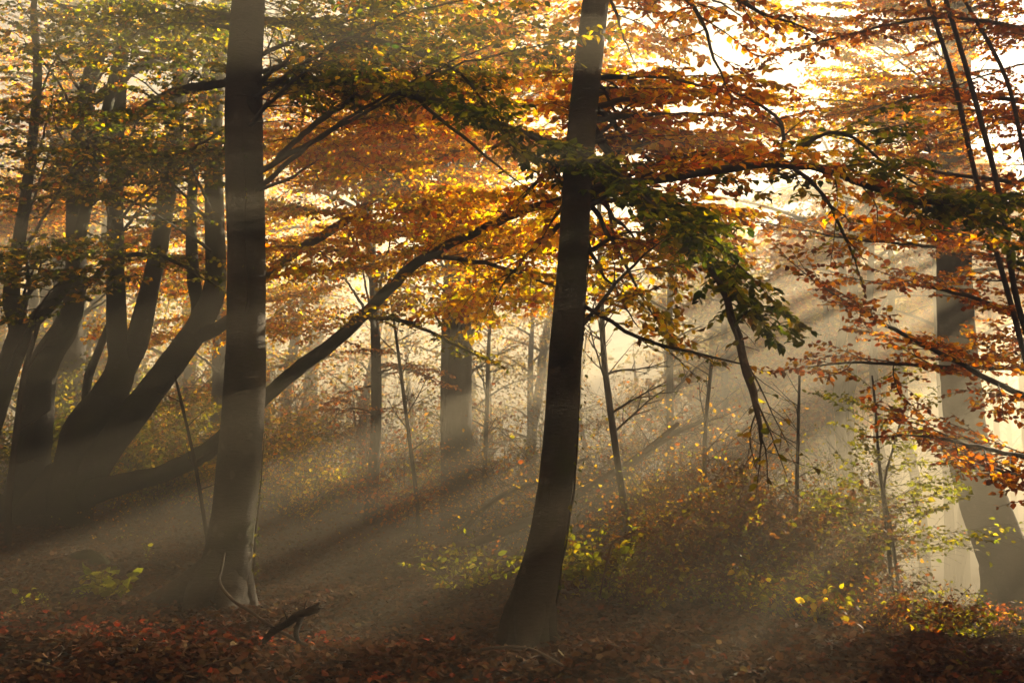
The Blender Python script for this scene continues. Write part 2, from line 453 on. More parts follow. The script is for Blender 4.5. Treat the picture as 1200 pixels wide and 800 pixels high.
def trunk_mesh(parent, pxs, d, sides=20, lump=0.05, mat=None, name='trunk', flare_amt=0.0, roots=(), top=None, build=True):
    """pxs: list of (px, py, r_px) base first; d: depth or list of depths"""
    ds = d if isinstance(d, (list, tuple)) else [d] * len(pxs)
    pts = [P(x, y, dd) for (x, y, r), dd in zip(pxs, ds)]
    rad = [RAD(r, dd) for (x, y, r), dd in zip(pxs, ds)]
    # sink the foot into the ground
    p0 = pts[0].copy(); p0[2] -= 0.35
    pts = [p0] + pts; rad = [rad[0] * 1.25] + rad
    if top is not None:
        v = nrm(pts[-1] - pts[-2])
        e = pts[-1] + v * (top - pts[-1][2]) / max(v[2], .3)
        mid = (pts[-1] + e) / 2 + np.array([R.uniform(-.15, .15), R.uniform(-.15, .15), 0])
        pts += [mid, e]; rad += [rad[-1] * .7, rad[-1] * .25]
    ln = np.linalg.norm(np.diff(pts, axis=0), axis=1).sum()
    C, rr = catmull(pts, rad, max(12, int(ln / 0.1)))
    W = Wood()
    ph = R.random() * 6.28
    fl = (lambda t, a: 1 + flare_amt * np.exp(-t * 16) * (np.cos(a * 5 + ph) * .6 + np.cos(a * 3 + 2 * ph) * .5)) if flare_amt else None
    W.tube(C, rr, sides, lump=lump, flare=fl)
    for rt in roots:                       # surface roots, joined to the foot
        rp, rw = catmull([q[0] for q in rt], [q[1] for q in rt], 14)
        W.tube(rp, rw, 10, lump=.08)
    if build:
        return W.build(name, mat or M_BARK, parent), C, rr
    return W, C, rr

# clumpy crown of a tree further off, or above the frame
def crown(parent, W, axis_pts, axis_rad, z0, z1, rad_xy, nl, nclump, per, pal, leaf, simple=True, squash=0.35, clump_r=0.7, skip=None, limb_r=.06, bias=(0, 0), gaps=False):
    L = Leaves()
    C = np.asarray(axis_pts)
    zs = C[:, 2]
    ends = []
    for i in range(nl):
        z = z0 + (z1 - z0) * (i + R.random()) / nl * .85
        a = int(np.argmin(abs(zs - z)))
        p = C[a]
        an = i * 2.399 + R.random()
        ln = rad_xy * R.uniform(.55, 1.05) * (1.1 - .5 * (z - z0) / (z1 - z0))
        d = np.array([math.cos(an) + bias[0], math.sin(an) + bias[1], R.uniform(.1, .55)])
        d /= np.linalg.norm(d)
        e = p + d * ln
        m = (p + e) / 2 + np.array([0, 0, R.uniform(.1, .4) * ln * .25])
        q, rr = catmull([p, m, e], [min(limb_r, axis_rad[a] * .6), limb_r * .55, .008], 10)
        W.tube(q, rr, 5, lump=.05)
        ends.append(q)
        for j in range(3):
            k = R.randint(3, 8)
            dd = nrm(np.array([R.gauss(0, 1), R.gauss(0, 1), R.uniform(-.2, .7)]))
            l2 = ln * R.uniform(.25, .5)
            qq, r2 = catmull([q[k], q[k] + dd * l2 * .5 + UP * .06, q[k] + dd * l2], [rr[k] * .6, rr[k] * .4, .004], 6)
            W.tube(qq, r2, 4)
            ends.append(qq)
    for i in range(nclump):
        q = R.choice(ends)
        c = q[R.randint(len(q) // 2, len(q) - 1)] + np.array([R.gauss(0, .35), R.gauss(0, .35), R.gauss(0, .2)]) * clump_r
        if skip is not None and skip(c):
            continue
        n = max(6, int(per * R.uniform(.5, 1.5)))
        th = G.uniform(0, 2 * np.pi, n); r = np.sqrt(G.uniform(0, 1, n)) * clump_r * R.uniform(.6, 1.3)
        tilt = np.array([R.gauss(0, .35), R.gauss(0, .35)])
        x, y = r * np.cos(th), r * np.sin(th)
        zz = x * tilt[0] + y * tilt[1] + G.normal(0, squash * clump_r * .4, n) - r * r * .2
        p = c + np.stack([x, y, zz], 1)
        dd = np.stack([np.cos(th), np.sin(th), G.uniform(-.9, .1, n)], 1) + G.normal(0, .4, (n, 3))
        nn = nrm(UP + G.normal(0, .55, (n, 3)))
        if gaps:
            k = ~in_gap(p); p, dd, nn = p[k], dd[k], nn[k]; n = len(p)
            if not n: continue
        L.add(p, dd, nn, leaf * G.uniform(.6, 1.2, n), pal_cols(pal, n))
    return L.build('crown', M_LEAF, parent, simple)

# =================================================================== the setting
xs = np.concatenate([np.linspace(-150, -22, 26), np.linspace(-21.7, 21.7, 260), np.linspace(22, 150, 26)])
ys = np.concatenate([np.linspace(-60, -1, 12), np.linspace(0, 30, 220), np.linspace(30.5, 160, 60)])
X, Y = np.meshgrid(xs, ys)
V = np.stack([X, Y, H(X, Y)], -1).reshape(-1, 3)
nx, ny = len(xs), len(ys)
i = (np.arange(ny - 1)[:, None] * nx + np.arange(nx - 1)[None]).ravel()
ground = link_mesh('ground', V, [np.stack([i, i + 1, i + nx + 1, i + nx], -1)], M_GROUND)
ground['kind'] = 'structure'
ground['label'] = 'dark forest floor falling away to the right'; ground['category'] = 'ground'

def on_ground(px, d):
    x = (px - 600) / F_PX * d / (CP - (400 - 650) / F_PX * SP)
    return np.array([x, d, float(H(x, d))])

def traced(seq, ds):
    """[(px,py,r)], depths -> 3-D points, radii"""
    if not isinstance(ds, (list, tuple)):
        ds = [ds] * len(seq)
    elif len(ds) == 2 and len(seq) != 2:
        ds = list(np.linspace(ds[0], ds[1], len(seq)))
    return [P(a, b, d) for (a, b, r), d in zip(seq, ds)], [RAD(r, d) for (a, b, r), d in zip(seq, ds)]

def bough(tree, seq, ds, pal, **kw):
    p, r = traced(seq, ds)
    return leafy_branch(tree, p, r, pal, **kw)

def fill(tree, C, rr, region, dr, n, pal, length=2.6, rise=(-.1, .5), sag=.35, r0=.022, **kw):
    """n leafy boughs of one tree, from its stem out to a part of the wood"""
    x0, x1, y0, y1 = region
    for k in range(n):
        e = P(R.uniform(x0, x1), R.uniform(y0, y1), R.uniform(*dr))
        zt = e[2] - R.uniform(*rise) * 2
        zt = min(max(zt, C[:, 2].min() + 1.2), C[:, 2].max() - .2)
        a = int(np.argmin(abs(C[:, 2] - zt)))
        s = C[a]
        v = e - s; ln = np.linalg.norm(v)
        if ln < .8:
            e = s + v / max(ln, .01) * .8; v = e - s; ln = .8
        side = np.array([-v[1], v[0], 0]) / ln
        m1 = s + v * .35 + UP * sag * .12 * ln + side * R.uniform(-.06, .06)
        m2 = s + v * .7 + UP * sag * .14 * ln + side * R.uniform(-.06, .06)
        t0 = max(.08, 1 - length / ln)
        leafy_branch(tree, [s, m1, m2, e], [min(rr[a] * .5, r0 * (1 + ln * .12)), r0 * .8, r0 * .5, .004], pal, t0=t0, **kw)

# =================================================================== front left beech (tree A)
A = thing('beech_tree', 'dark smooth beech trunk with a wide flared foot, beside the many-stemmed beech', 'tree', on_ground(255, 10.0))
gA = P(240, 703, 10.0)
def rootpt(px, py, d): return P(px, py, d)
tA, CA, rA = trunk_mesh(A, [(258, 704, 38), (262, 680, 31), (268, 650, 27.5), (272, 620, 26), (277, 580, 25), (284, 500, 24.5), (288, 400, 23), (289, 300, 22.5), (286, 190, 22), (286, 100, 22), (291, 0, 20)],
    10.0, sides=28, lump=.035, flare_amt=.12, top=11.6, roots=[
        [(P(262, 655, 10), .16), (P(232, 682, 9.95), .17), (P(200, 700, 9.9), .13), (P(160, 712, 9.8), .06), (P(140, 722, 9.7), .03)],
        [(P(262, 650, 9.9), .15), (P(238, 690, 9.75), .16), (P(226, 716, 9.55), .12), (P(216, 735, 9.3), .04)],
        [(P(272, 640, 10), .16), (P(284, 690, 10), .13), (P(296, 712, 10.), .08), (P(312, 728, 9.8), .03)],
        [(P(270, 660, 10), .18), (P(268, 700, 9.8), .17), (P(262, 722, 9.5), .08)],
    ])
# =================================================================== centre beech (tree B)
B = thing('beech_tree', 'leaning dark beech trunk alone in the middle of the wood, tapering upward', 'tree', on_ground(617, 8.3))
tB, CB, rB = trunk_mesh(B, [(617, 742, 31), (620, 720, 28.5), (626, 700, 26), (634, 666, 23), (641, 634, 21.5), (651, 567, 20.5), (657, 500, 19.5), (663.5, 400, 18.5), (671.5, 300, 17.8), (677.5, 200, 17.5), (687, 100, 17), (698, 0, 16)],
    8.3, sides=26, lump=.03, flare_amt=.10, top=11.6, roots=[
        [(P(618, 700, 8.3), .14), (P(600, 735, 8.25), .10), (P(584, 752, 8.2), .04)],
        [(P(632, 700, 8.3), .14), (P(642, 738, 8.25), .08), (P(655, 752, 8.2), .03)],
        [(P(622, 710, 8.2), .15), (P(618, 748, 8.05), .10), (P(612, 765, 7.9), .03)]])
# =================================================================== many-stemmed beech on the left
K = thing('beech_tree', 'huge old many-stemmed beech spreading from one mossy base', 'tree', on_ground(60, 15.0))
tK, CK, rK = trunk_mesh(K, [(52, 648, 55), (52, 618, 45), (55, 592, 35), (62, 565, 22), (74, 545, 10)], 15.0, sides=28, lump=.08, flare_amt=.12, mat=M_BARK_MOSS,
    roots=[[(P(20, 590, 15), .3), (P(-10, 630, 14.8), .3), (P(-40, 660, 14.5), .1)],
           [(P(80, 590, 15), .28), (P(92, 630, 14.9), .22), (P(104, 652, 14.7), .1), (P(112, 664, 14.5), .04)]])
KS = []
def stem(seq, ds=15.0, top=None, name='stem', **kw):
    seq = [(a, b, r * .86) for a, b, r in seq]
    p, r = traced(seq, ds)
    if top is not None:
        v = nrm(p[-1] - p[-2]); e = p[-1] + v * (top - p[-1][2]) / max(v[2], .4)
        p += [(p[-1] + e) / 2, e]; r += [r[-1] * .65, .02]
    C, rr = catmull(p, r, max(10, int(np.linalg.norm(np.diff(p, axis=0), axis=1).sum() / .12)))
    W = Wood(); W.tube(C, rr, 16, lump=.06)
    KS.append((C, rr))
    return W.build(name, M_BARK_MOSS, kw.get('tree', K))
stem([(40, 610, 30), (30, 590, 28), (37, 534, 24), (50, 433, 19), (77, 384, 17), (88, 345, 14), (89, 250, 12.5), (97, 133, 12), (113, 67, 11), (133, 0, 9)], 15.0, 11.6)
stem([(75, 610, 34), (90, 545, 29), (100, 500, 27), (128, 462, 24), (142, 427, 18), (137, 380, 13), (135, 267, 11), (138, 130, 10), (145, 40, 8.5)], 14.9, 11.6)
stem([(128, 462, 18), (147, 425, 17), (160, 400, 15.5), (175, 340, 13), (190, 270, 12), (205, 150, 11), (218, 40, 10)], [14.9, 14.95, 15, 15.2, 15.4, 15.7, 15.9], 11.6)
stem([(80, 612, 26), (115, 540, 21), (173, 464, 18.5), (213, 410, 17.5), (238, 372, 17), (252, 333, 15), (252, 267, 13), (250, 170, 12), (258, 50, 11)], [15, 14.8, 14.6, 14.5, 14.5, 14.5, 14.6, 14.7, 14.8], 11.6)
stem([(225, 396, 10), (233, 365, 10), (227, 330, 9), (224, 267, 7.5), (228, 190, 6.5), (240, 90, 5)], 14.6, 10)
stem([(100, 470, 5), (104, 440, 6), (118, 405, 5), (130, 370, 4), (128, 330, 3)], 15.3)

# forked tree at the left edge
E = thing('beech_tree', 'slim forked trunk bending in from the left edge beside the many-stemmed beech', 'tree', on_ground(-45, 14.0))
tE, CE, rE = trunk_mesh(E, [(-48, 655, 20), (-38, 590, 17), (-20, 520, 15), (0, 455, 14), (18, 408, 13.5), (24, 385, 13), (14, 357, 10), (16, 317, 8), (24, 270, 7), (34, 200, 6), (44, 90, 5)], 14.0, sides=16, lump=.06, top=9, mat=M_BARK_MOSS)
stem([(24, 392, 9), (48, 367, 9.5), (72, 340, 8.5), (86, 308, 8), (104, 230, 8), (121, 150, 7.5), (140, 60, 6.5)], [14, 14, 14, 13.9, 13.8, 13.7, 13.6], 10.5, tree=E)

# long low bough of the many-stemmed tree, reaching past the front trunk to the centre
bough(K, [(60, 592, 22), (100, 578, 16), (150, 565, 12), (190, 555, 10.5), (240, 530, 10), (280, 495, 9.2), (313, 463, 8.6), (350, 432, 8), (390, 402, 7.6), (430, 365, 7), (475, 320, 6.4), (520, 290, 5.6), (580, 262, 5), (620, 245, 4.5), (657, 234, 4.2), (700, 224, 3)],
      [15, 14.8, 14.2, 13.6, 12.8, 12, 11.5, 11.1, 10.8, 10.5, 10.2, 9.9, 9.6, 9.4, 9.2, 9.1], 'yellow:2,gold', t0=.66, gap=.2, twig_len=.75, sides=12, leaf=.068, mat=M_BARK_MOSS, tilt=(0, -.5),
      label='long low bough rising past the front trunk to the centre')
bough(K, [(508, 300, 3.2), (577, 310, 2.6), (640, 332, 1.5)], [10, 9.8, 9.6], 'yellow:3,olive', t0=.1, gap=.12, twig_len=.55, leaf=.068, tilt=(0, -.8))
bough(K, [(425, 370, 3), (470, 375, 2.4), (510, 392, 2), (565, 420, 1)], [10.5, 10.2, 10, 9.8], 'olive:2,green', t0=.1, gap=.11, twig_len=.5, leaf=.07)
bough(K, [(225, 397, 9), (265, 378, 7), (313, 324, 5.6), (355, 290, 5.2), (400, 262, 5), (450, 225, 4.5), (485, 203, 4), (535, 177, 3.2), (577, 150, 2)], [14.5, 14.2, 13.6, 13.3, 13, 12.8, 12.7, 12.5, 12.4],
      'orange:2,gold:2,yellow', t0=.45, gap=.2, twig_len=.9, leaf=.075, sides=10, tilt=(0, -.5))
# high dark bough that ends in the green hanging sprays before the centre trunk
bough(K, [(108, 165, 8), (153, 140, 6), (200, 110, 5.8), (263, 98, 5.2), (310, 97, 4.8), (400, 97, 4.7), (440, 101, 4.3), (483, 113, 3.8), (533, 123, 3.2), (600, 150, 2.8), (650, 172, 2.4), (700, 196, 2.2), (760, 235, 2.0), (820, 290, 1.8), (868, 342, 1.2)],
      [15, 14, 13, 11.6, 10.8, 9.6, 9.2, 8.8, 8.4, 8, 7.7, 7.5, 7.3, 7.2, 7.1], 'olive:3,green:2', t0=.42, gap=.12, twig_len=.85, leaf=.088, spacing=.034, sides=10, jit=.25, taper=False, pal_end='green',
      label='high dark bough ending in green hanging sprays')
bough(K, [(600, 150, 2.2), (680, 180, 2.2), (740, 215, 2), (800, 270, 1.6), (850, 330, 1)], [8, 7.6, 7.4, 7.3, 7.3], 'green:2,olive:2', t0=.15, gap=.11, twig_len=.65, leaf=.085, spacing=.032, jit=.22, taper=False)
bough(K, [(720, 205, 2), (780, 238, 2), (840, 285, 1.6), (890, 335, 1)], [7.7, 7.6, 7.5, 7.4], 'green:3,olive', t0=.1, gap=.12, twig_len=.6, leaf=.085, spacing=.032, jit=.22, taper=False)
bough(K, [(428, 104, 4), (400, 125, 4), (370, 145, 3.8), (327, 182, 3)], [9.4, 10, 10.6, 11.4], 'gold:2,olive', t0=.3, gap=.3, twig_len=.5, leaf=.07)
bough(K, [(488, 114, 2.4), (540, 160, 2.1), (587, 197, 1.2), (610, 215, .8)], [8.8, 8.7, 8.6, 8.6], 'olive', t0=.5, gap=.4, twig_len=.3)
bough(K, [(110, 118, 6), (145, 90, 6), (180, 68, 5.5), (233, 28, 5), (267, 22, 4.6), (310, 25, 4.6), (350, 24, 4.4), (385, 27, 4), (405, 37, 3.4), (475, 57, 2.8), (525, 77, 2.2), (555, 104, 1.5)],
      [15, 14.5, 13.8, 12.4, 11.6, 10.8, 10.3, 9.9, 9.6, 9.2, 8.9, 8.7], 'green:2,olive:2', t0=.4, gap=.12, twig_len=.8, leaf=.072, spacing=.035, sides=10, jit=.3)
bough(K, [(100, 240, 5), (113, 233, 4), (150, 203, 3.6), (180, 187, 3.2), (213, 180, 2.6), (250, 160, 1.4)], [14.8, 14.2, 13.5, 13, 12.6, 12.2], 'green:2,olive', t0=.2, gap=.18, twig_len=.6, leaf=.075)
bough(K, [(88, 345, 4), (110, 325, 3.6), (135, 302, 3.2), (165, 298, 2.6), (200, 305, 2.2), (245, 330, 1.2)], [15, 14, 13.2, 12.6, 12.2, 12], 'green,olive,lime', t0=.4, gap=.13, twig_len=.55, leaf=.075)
# broken limb hanging below the green sprays
bough(K, [(826, 296, 2.5), (850, 350, 4), (866, 400, 4.5), (877, 443, 4.8), (884, 466, 4.2), (890, 490, 3), (892, 520, 1.5)], [7.25, 7.2, 7.2, 7.2, 7.2, 7.2, 7.2], 'olive', t0=.2, gap=.17, twig_len=.6, leaf=.08, leafy=.12, droop=.6, sides=9, lump=.16, mat=M_DEAD,
      name='dead_branch', label='bare broken branch hanging straight down')
# own boughs of the centre trunk
bough(B, [(688, 223, 4.6), (728, 213, 4.4), (760, 212, 4.2), (800, 206, 4.6), (845, 199, 5), (880, 194, 5), (920, 192, 4.8), (970, 201, 4.2), (1010, 217, 3.6), (1060, 232, 3), (1120, 240, 2.4), (1186, 238, 1.2)],
      [8.3, 8.25, 8.2, 8.15, 8.1, 8.1, 8.1, 8.1, 8.05, 8, 7.95, 7.9], 'orange:2,yellow', t0=.12, gap=.1, twig_len=.75, leaf=.088, spacing=.036, sides=9, jit=.3, pal_end='green:3,olive', lump=.1, taper=False, label='long level bough with green sprays at its tip')
bough(B, [(925, 194, 2.6), (950, 165, 2.4), (985, 155, 2), (1030, 185, 1.6), (1080, 220, 1.2), (1130, 235, .8)], [8.1, 8.2, 8.3, 8.3, 8.3, 8.3], 'green:3,olive', t0=.25, gap=.09, twig_len=.65, leaf=.085, spacing=.032, jit=.25, taper=False)
bough(B, [(1000, 214, 2.2), (1050, 222, 2), (1110, 238, 1.6), (1170, 262, 1)], [8.05, 7.9, 7.8, 7.8], 'green:4,olive', t0=.05, gap=.085, twig_len=.65, leaf=.085, spacing=.032, jit=.25, taper=False)
bough(B, [(916, 192, 2.8), (918, 160, 2.6), (914, 142, 2.3), (896, 126, 1.8), (860, 108, 1.2)], [8.1, 8.2, 8.3, 8.4, 8.5], 'orange:2,rust', t0=.2, gap=.12, twig_len=.5, leaf=.07)
bough(B, [(930, 198, 2.6), (957, 220, 2.3), (983, 263, 1.9), (1002, 305, 1.2)], [8.1, 8.1, 8.1, 8.1], 'rust,olive', t0=.3, gap=.16, twig_len=.5, leaf=.07)
bough(B, [(684, 358, 2.6), (715, 378, 2.4), (760, 400, 2.2), (810, 412, 1.8), (872, 427, 1)], [8.3, 8.2, 8.1, 8, 8], 'olive:2,yellow', t0=.2, gap=.22, twig_len=.4, leaf=.07, leafy=.6, droop=.5)
bough(B, [(700, 128, 4.2), (718, 142, 3.8), (736, 166, 3.2), (775, 200, 2)], [8.3, 8.6, 9, 9.6], 'orange,rust', t0=.3, gap=.14, twig_len=.6, leaf=.072)
bough(A, [(300, 224, 2.2), (330, 213, 2), (350, 203, 1.7), (368, 191, 1)], [9.95, 9.7, 9.5, 9.4], 'olive', t0=.5, gap=.3, twig_len=.25, leafy=.2, name='dead_branch', mat=M_DEAD)

# =================================================================== hazy trees further in
C_ = thing('beech_tree', 'thick pale trunk with a swept foot in the bright mist at the right', 'tree', on_ground(1195, 17.0))
WC, CC, rC = trunk_mesh(C_, [(1205, 738, 42), (1196, 700, 33), (1178, 655, 28.5), (1160, 610, 26.5), (1145, 565, 25.5), (1136, 530, 24), (1129, 480, 22.5), (1124, 430, 21.5), (1119, 350, 20.5), (1117, 250, 19), (1119, 130, 17.5), (1123, 0, 16)], 17.0, sides=24, lump=.04, flare_amt=.1, top=11.6, build=False,
    roots=[[(P(1170, 660, 17), .3), (P(1163, 690, 17), .2), (P(1150, 712, 17), .12), (P(1135, 722, 17), .04)]])
crown(C_, WC, CC, rC, 4.3, 11.6, 3.4, 14, 70, 60, 'gold:2,rust,olive', .085, clump_r=.8, gaps=True)
WC.build('trunk', M_BARK, C_)
fill(C_, CC, rC, (850, 1120, -30, 150), (13.5, 18.5), 13, 'gold:2,olive,orange,yellow', twig_len=1.0, gap=.17, leaf=.09, jit=.7, tilt=(0, -.5), length=3.2)
fill(C_, CC, rC, (1050, 1200, 100, 330), (14.5, 18), 6, 'gold,orange,rust', twig_len=.9, gap=.18, leaf=.085, jit=.7, tilt=(0, -.5), length=2.6)

D = thing('beech_tree', 'pair of fused upright trunks fading in brown mist, left of the leaning centre trunk', 'tree', on_ground(535, 20.0))
WD, CD, rD = trunk_mesh(D, [(536, 612, 20), (536, 585, 17), (537, 500, 15.5), (539, 400, 14), (540, 300, 12.5), (541, 200, 11.5), (543, 90, 10.5), (545, 0, 10)], 20.0, sides=18, lump=.05, flare_amt=.15, top=11.6, build=False)
p, r = traced([(524, 612, 10), (524, 560, 8), (523, 480, 7), (524, 380, 6.5), (527, 280, 6), (520, 200, 5), (505, 100, 4), (490, 0, 3)], 20.0)
q, w = catmull(p, r, 40); q[0][2] -= .4; WD.tube(q, w, 12, lump=.06)
crown(D, WD, CD, rD, 6.5, 11.6, 4.5, 14, 70, 60, 'gold:2,orange,yellow', .09, clump_r=.85)
WD.build('trunk', M_BARK, D)

Fh = thing('beech_tree', 'hazy grey trunk close behind the many-stemmed beech', 'tree', on_ground(75, 21.0))
WF, CF, rF = trunk_mesh(Fh, [(72, 590, 25), (74, 550, 22), (78, 450, 20), (82, 350, 18.5), (84, 200, 17), (84, 90, 16), (88, 0, 15)], 21.0, sides=16, lump=.05, flare_amt=.1, top=11.6, build=False)
crown(Fh, WF, CF, rF, 6, 11.6, 4.5, 14, 70, 60, 'gold:2,olive,orange', .09, clump_r=.85)
WF.build('trunk', M_BARK, Fh)

Gh = thing('beech_tree', 'straight hazy trunk showing just left of the flared front beech', 'tree', on_ground(256, 22.0))
WG, CG, rG = trunk_mesh(Gh, [(252, 590, 12), (254, 550, 10.5), (258, 450, 9.5), (262, 380, 9), (300, 150, 7), (318, 110, 7), (330, 0, 6)], 22.0, sides=14, lump=.05, top=11.6, build=False)
p, r = traced([(310, 140, 5), (322, 118, 5), (338, 100, 4), (350, 85, 3)], 22.0); q, w = catmull(p, r, 12); WG.tube(q, w, 6)
crown(Gh, WG, CG, rG, 6, 11.6, 4, 10, 60, 55, 'gold,orange,yellow', .09, clump_r=.8)
WG.build('trunk', M_BARK, Gh)

Hh = thing('beech_tree', 'slender dim trunk between the front beech and the fused pair', 'tree', on_ground(440, 19.0))
WH, CH, rH = trunk_mesh(Hh, [(434, 605, 8), (437, 560, 7), (441, 480, 6.2), (440, 400, 5.6), (436, 300, 5), (428, 180, 4.6), (424, 0, 4)], 19.0, sides=10, lump=.05, top=10, build=False)
crown(Hh, WH, CH, rH, 5, 10, 2.8, 8, 28, 50, 'orange:2,gold', .085, clump_r=.7)
WH.build('trunk', M_BARK, Hh)

# leafy masses: boughs reaching out of these trees
fill(D, CD, rD, (320, 530, 40, 260), (11, 14.5), 15, 'orange,gold:2,yellow:3', twig_len=.95, gap=.17, leaf=.085, spacing=.045, jit=.8, tilt=(0, -.6))
fill(D, CD, rD, (390, 650, 170, 410), (9.6, 13), 16, 'yellow:3,gold:2,orange', rise=(-.4, .1), twig_len=.85, gap=.18, leaf=.08, spacing=.045, jit=.9, tilt=(0, -.6))
fill(D, CD, rD, (560, 760, -10, 180), (11, 14), 10, 'gold:3,orange,yellow,olive', twig_len=.95, gap=.17, leaf=.085, spacing=.045, jit=.8, tilt=(0, -.6))
fill(D, CD, rD, (330, 640, 60, 330), (9.5, 12.5), 16, 'yellow:4,gold:2,orange,olive', twig_len=.85, gap=.16, leaf=.08, spacing=.042, jit=.9, tilt=(0, -.7), length=2.4)
fill(D, CD, rD, (300, 700, -20, 140), (9.5, 12.5), 10, 'gold:2,orange:2,yellow', twig_len=.9, gap=.16, leaf=.082, spacing=.042, jit=.8, tilt=(0, -.6), length=2.4)
fill(Fh, CF, rF, (-30, 250, 50, 350), (15.6, 19.5), 26, 'gold:2,orange,rust,olive', twig_len=.95, gap=.18, leaf=.085, jit=.8, tilt=(0, -.6))
fill(Gh, CG, rG, (110, 420, 80, 400), (15.5, 19), 22, 'gold:3,orange,yellow:2', twig_len=.95, gap=.18, leaf=.085, jit=.8, tilt=(0, -.6))
fill(Hh, CH, rH, (315, 480, 150, 390), (11, 15), 11, 'yellow:2,gold:2,orange', twig_len=.85, gap=.18, leaf=.08, jit=.8, tilt=(0, -.6))
fill(Hh, CH, rH, (390, 520, 400, 500), (17.5, 19), 5, 'rust:2,orange', rise=(-.2, .1), twig_len=.7, gap=.18, leaf=.075, jit=.6)
# many-stemmed tree and edge tree: shaded near foliage, upper left
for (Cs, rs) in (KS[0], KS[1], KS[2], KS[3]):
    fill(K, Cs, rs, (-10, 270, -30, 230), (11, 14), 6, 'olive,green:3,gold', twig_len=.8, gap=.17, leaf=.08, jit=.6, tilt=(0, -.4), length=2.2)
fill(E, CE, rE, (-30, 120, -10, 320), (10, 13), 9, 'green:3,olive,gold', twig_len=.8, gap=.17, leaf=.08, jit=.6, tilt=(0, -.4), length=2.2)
# front beech: dark canopy across the top
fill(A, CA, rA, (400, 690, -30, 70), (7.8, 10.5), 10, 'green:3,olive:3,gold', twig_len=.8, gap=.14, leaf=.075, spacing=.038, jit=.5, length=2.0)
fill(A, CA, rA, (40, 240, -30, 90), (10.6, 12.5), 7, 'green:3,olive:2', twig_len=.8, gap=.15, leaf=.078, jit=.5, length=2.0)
# centre beech: glowing orange and yellow to its right
fill(B, CB, rB, (720, 930, 10, 170), (8.6, 10.8), 12, 'orange:2,gold:3,yellow:2', twig_len=.8, gap=.14, leaf=.09, spacing=.038, jit=.6, tilt=(0, -.4), length=1.9)
fill(B, CB, rB, (730, 930, 150, 290), (8.6, 10.8), 9, 'orange:2,yellow:3,rust', twig_len=.75, gap=.14, leaf=.09, spacing=.038, jit=.6, tilt=(0, -.4), length=1.8)
fill(B, CB, rB, (705, 830, 270, 400), (8.8, 10.5), 6, 'yellow:2,olive:2', rise=(-.6, -.2), sag=-.1, twig_len=.55, gap=.15, leaf=.09, jit=.8, tilt=(0, -.8), length=1.1)
fill(B, CB, rB, (560, 660, 230, 420), (8.6, 10), 5, 'yellow:3,gold', rise=(-.5, -.1), twig_len=.55, gap=.15, leaf=.09, jit=.8, tilt=(0, -.8), length=1.1)

# high crowns of the three near trees, above the picture
def high_crown(tree, C, rr, pal, z0=7.5, z1=11.6, rad=3.6, n=46):
    Wt = Wood()
    o = crown(tree, Wt, C, rr, z0, z1, rad, 10, n, 60, pal, .085, clump_r=.75)
    Wt.build('limb', M_BARK, tree)
    return o
high_crown(A, CA, rA, 'green,olive:2,gold', z0=9.2, n=46)
high_crown(B, CB, rB, 'olive,orange,gold', z0=8.5, n=40)
high_crown(K, KS[1][0], KS[1][1], 'olive:2,gold', z0=7.2, rad=4.8, n=80)

# =================================================================== russet tree standing just outside the right edge
S = thing('beech_tree', 'russet-leaved beech whose thin boughs reach in over the right side', 'tree', on_ground(1420, 10.5))
WS, CS, rS = trunk_mesh(S, [(1420, 760, 30), (1418, 700, 25), (1412, 500, 22), (1405, 300, 20), (1400, 100, 18), (1396, -60, 16)], 10.5, sides=18, lump=.05, flare_amt=.1, top=11, build=False)
WS.build('trunk', M_BARK, S)
RUST = 'rust:2,orange:3,gold'
GAPPY[0] = True
rk = dict(twig_len=.85, gap=.18, leaf=.074, spacing=.04, jit=.7, tilt=(0, -.4), droop=.15)
bough(S, [(1400, 520, 8), (1290, 495, 5), (1200, 463, 3.6), (1100, 413, 3), (1013, 367, 2.2), (977, 343, 1.4), (940, 318, .8)], [10.4, 10, 9.6, 9.3, 9.1, 9, 9], RUST, t0=.38, **rk)
bough(S, [(1400, 430, 8), (1300, 400, 5), (1200, 372, 3.4), (1150, 352, 2.8), (1095, 338, 2), (1020, 330, 1)], [10.4, 10.2, 10, 9.8, 9.7, 9.6], RUST, t0=.35, **rk)
bough(S, [(1400, 560, 6), (1290, 550, 4), (1200, 535, 3), (1130, 520, 2.2), (1070, 510, 1.2)], [10.4, 10, 9.5, 9.2, 9], 'orange:2,rust', t0=.4, **rk)
bough(S, [(1400, 480, 7), (1290, 452, 4.5), (1200, 432, 3), (1120, 430, 2.2), (1010, 425, 1.6), (950, 430, .8)], [10.4, 10.4, 10.2, 10, 9.8, 9.8], RUST, t0=.4, **rk)
bough(S, [(1400, 380, 6), (1290, 340, 4.5), (1200, 310, 3.2), (1100, 290, 2.2), (1000, 280, 1.4), (900, 262, .8)], [10.4, 10.8, 11, 11, 11, 11], RUST, t0=.4, **rk)
bough(S, [(1402, 330, 6), (1290, 285, 4.5), (1200, 290, 3), (1110, 270, 2), (1060, 262, 1)], [10.4, 9.8, 9.4, 9.2, 9], RUST, t0=.35, **rk)
bough(S, [(1403, 200, 6), (1300, 150, 4.5), (1200, 120, 3), (1100, 110, 2), (1010, 130, 1)], [10.4, 10.8, 11, 11, 11], RUST, t0=.35, **rk)
bough(S, [(1403, 140, 6), (1300, 70, 4.5), (1200, 35, 3), (1100, 20, 2), (980, 45, 1.4), (920, 60, .8)], [10.4, 10, 9.6, 9.4, 9.2, 9], 'rust:2,brown', t0=.35, **rk)
bough(S, [(1403, 250, 5), (1300, 225, 4), (1200, 215, 3), (1120, 205, 2), (1030, 190, 1)], [10.4, 10.4, 10.4, 10.4, 10.4], RUST, t0=.35, **rk)
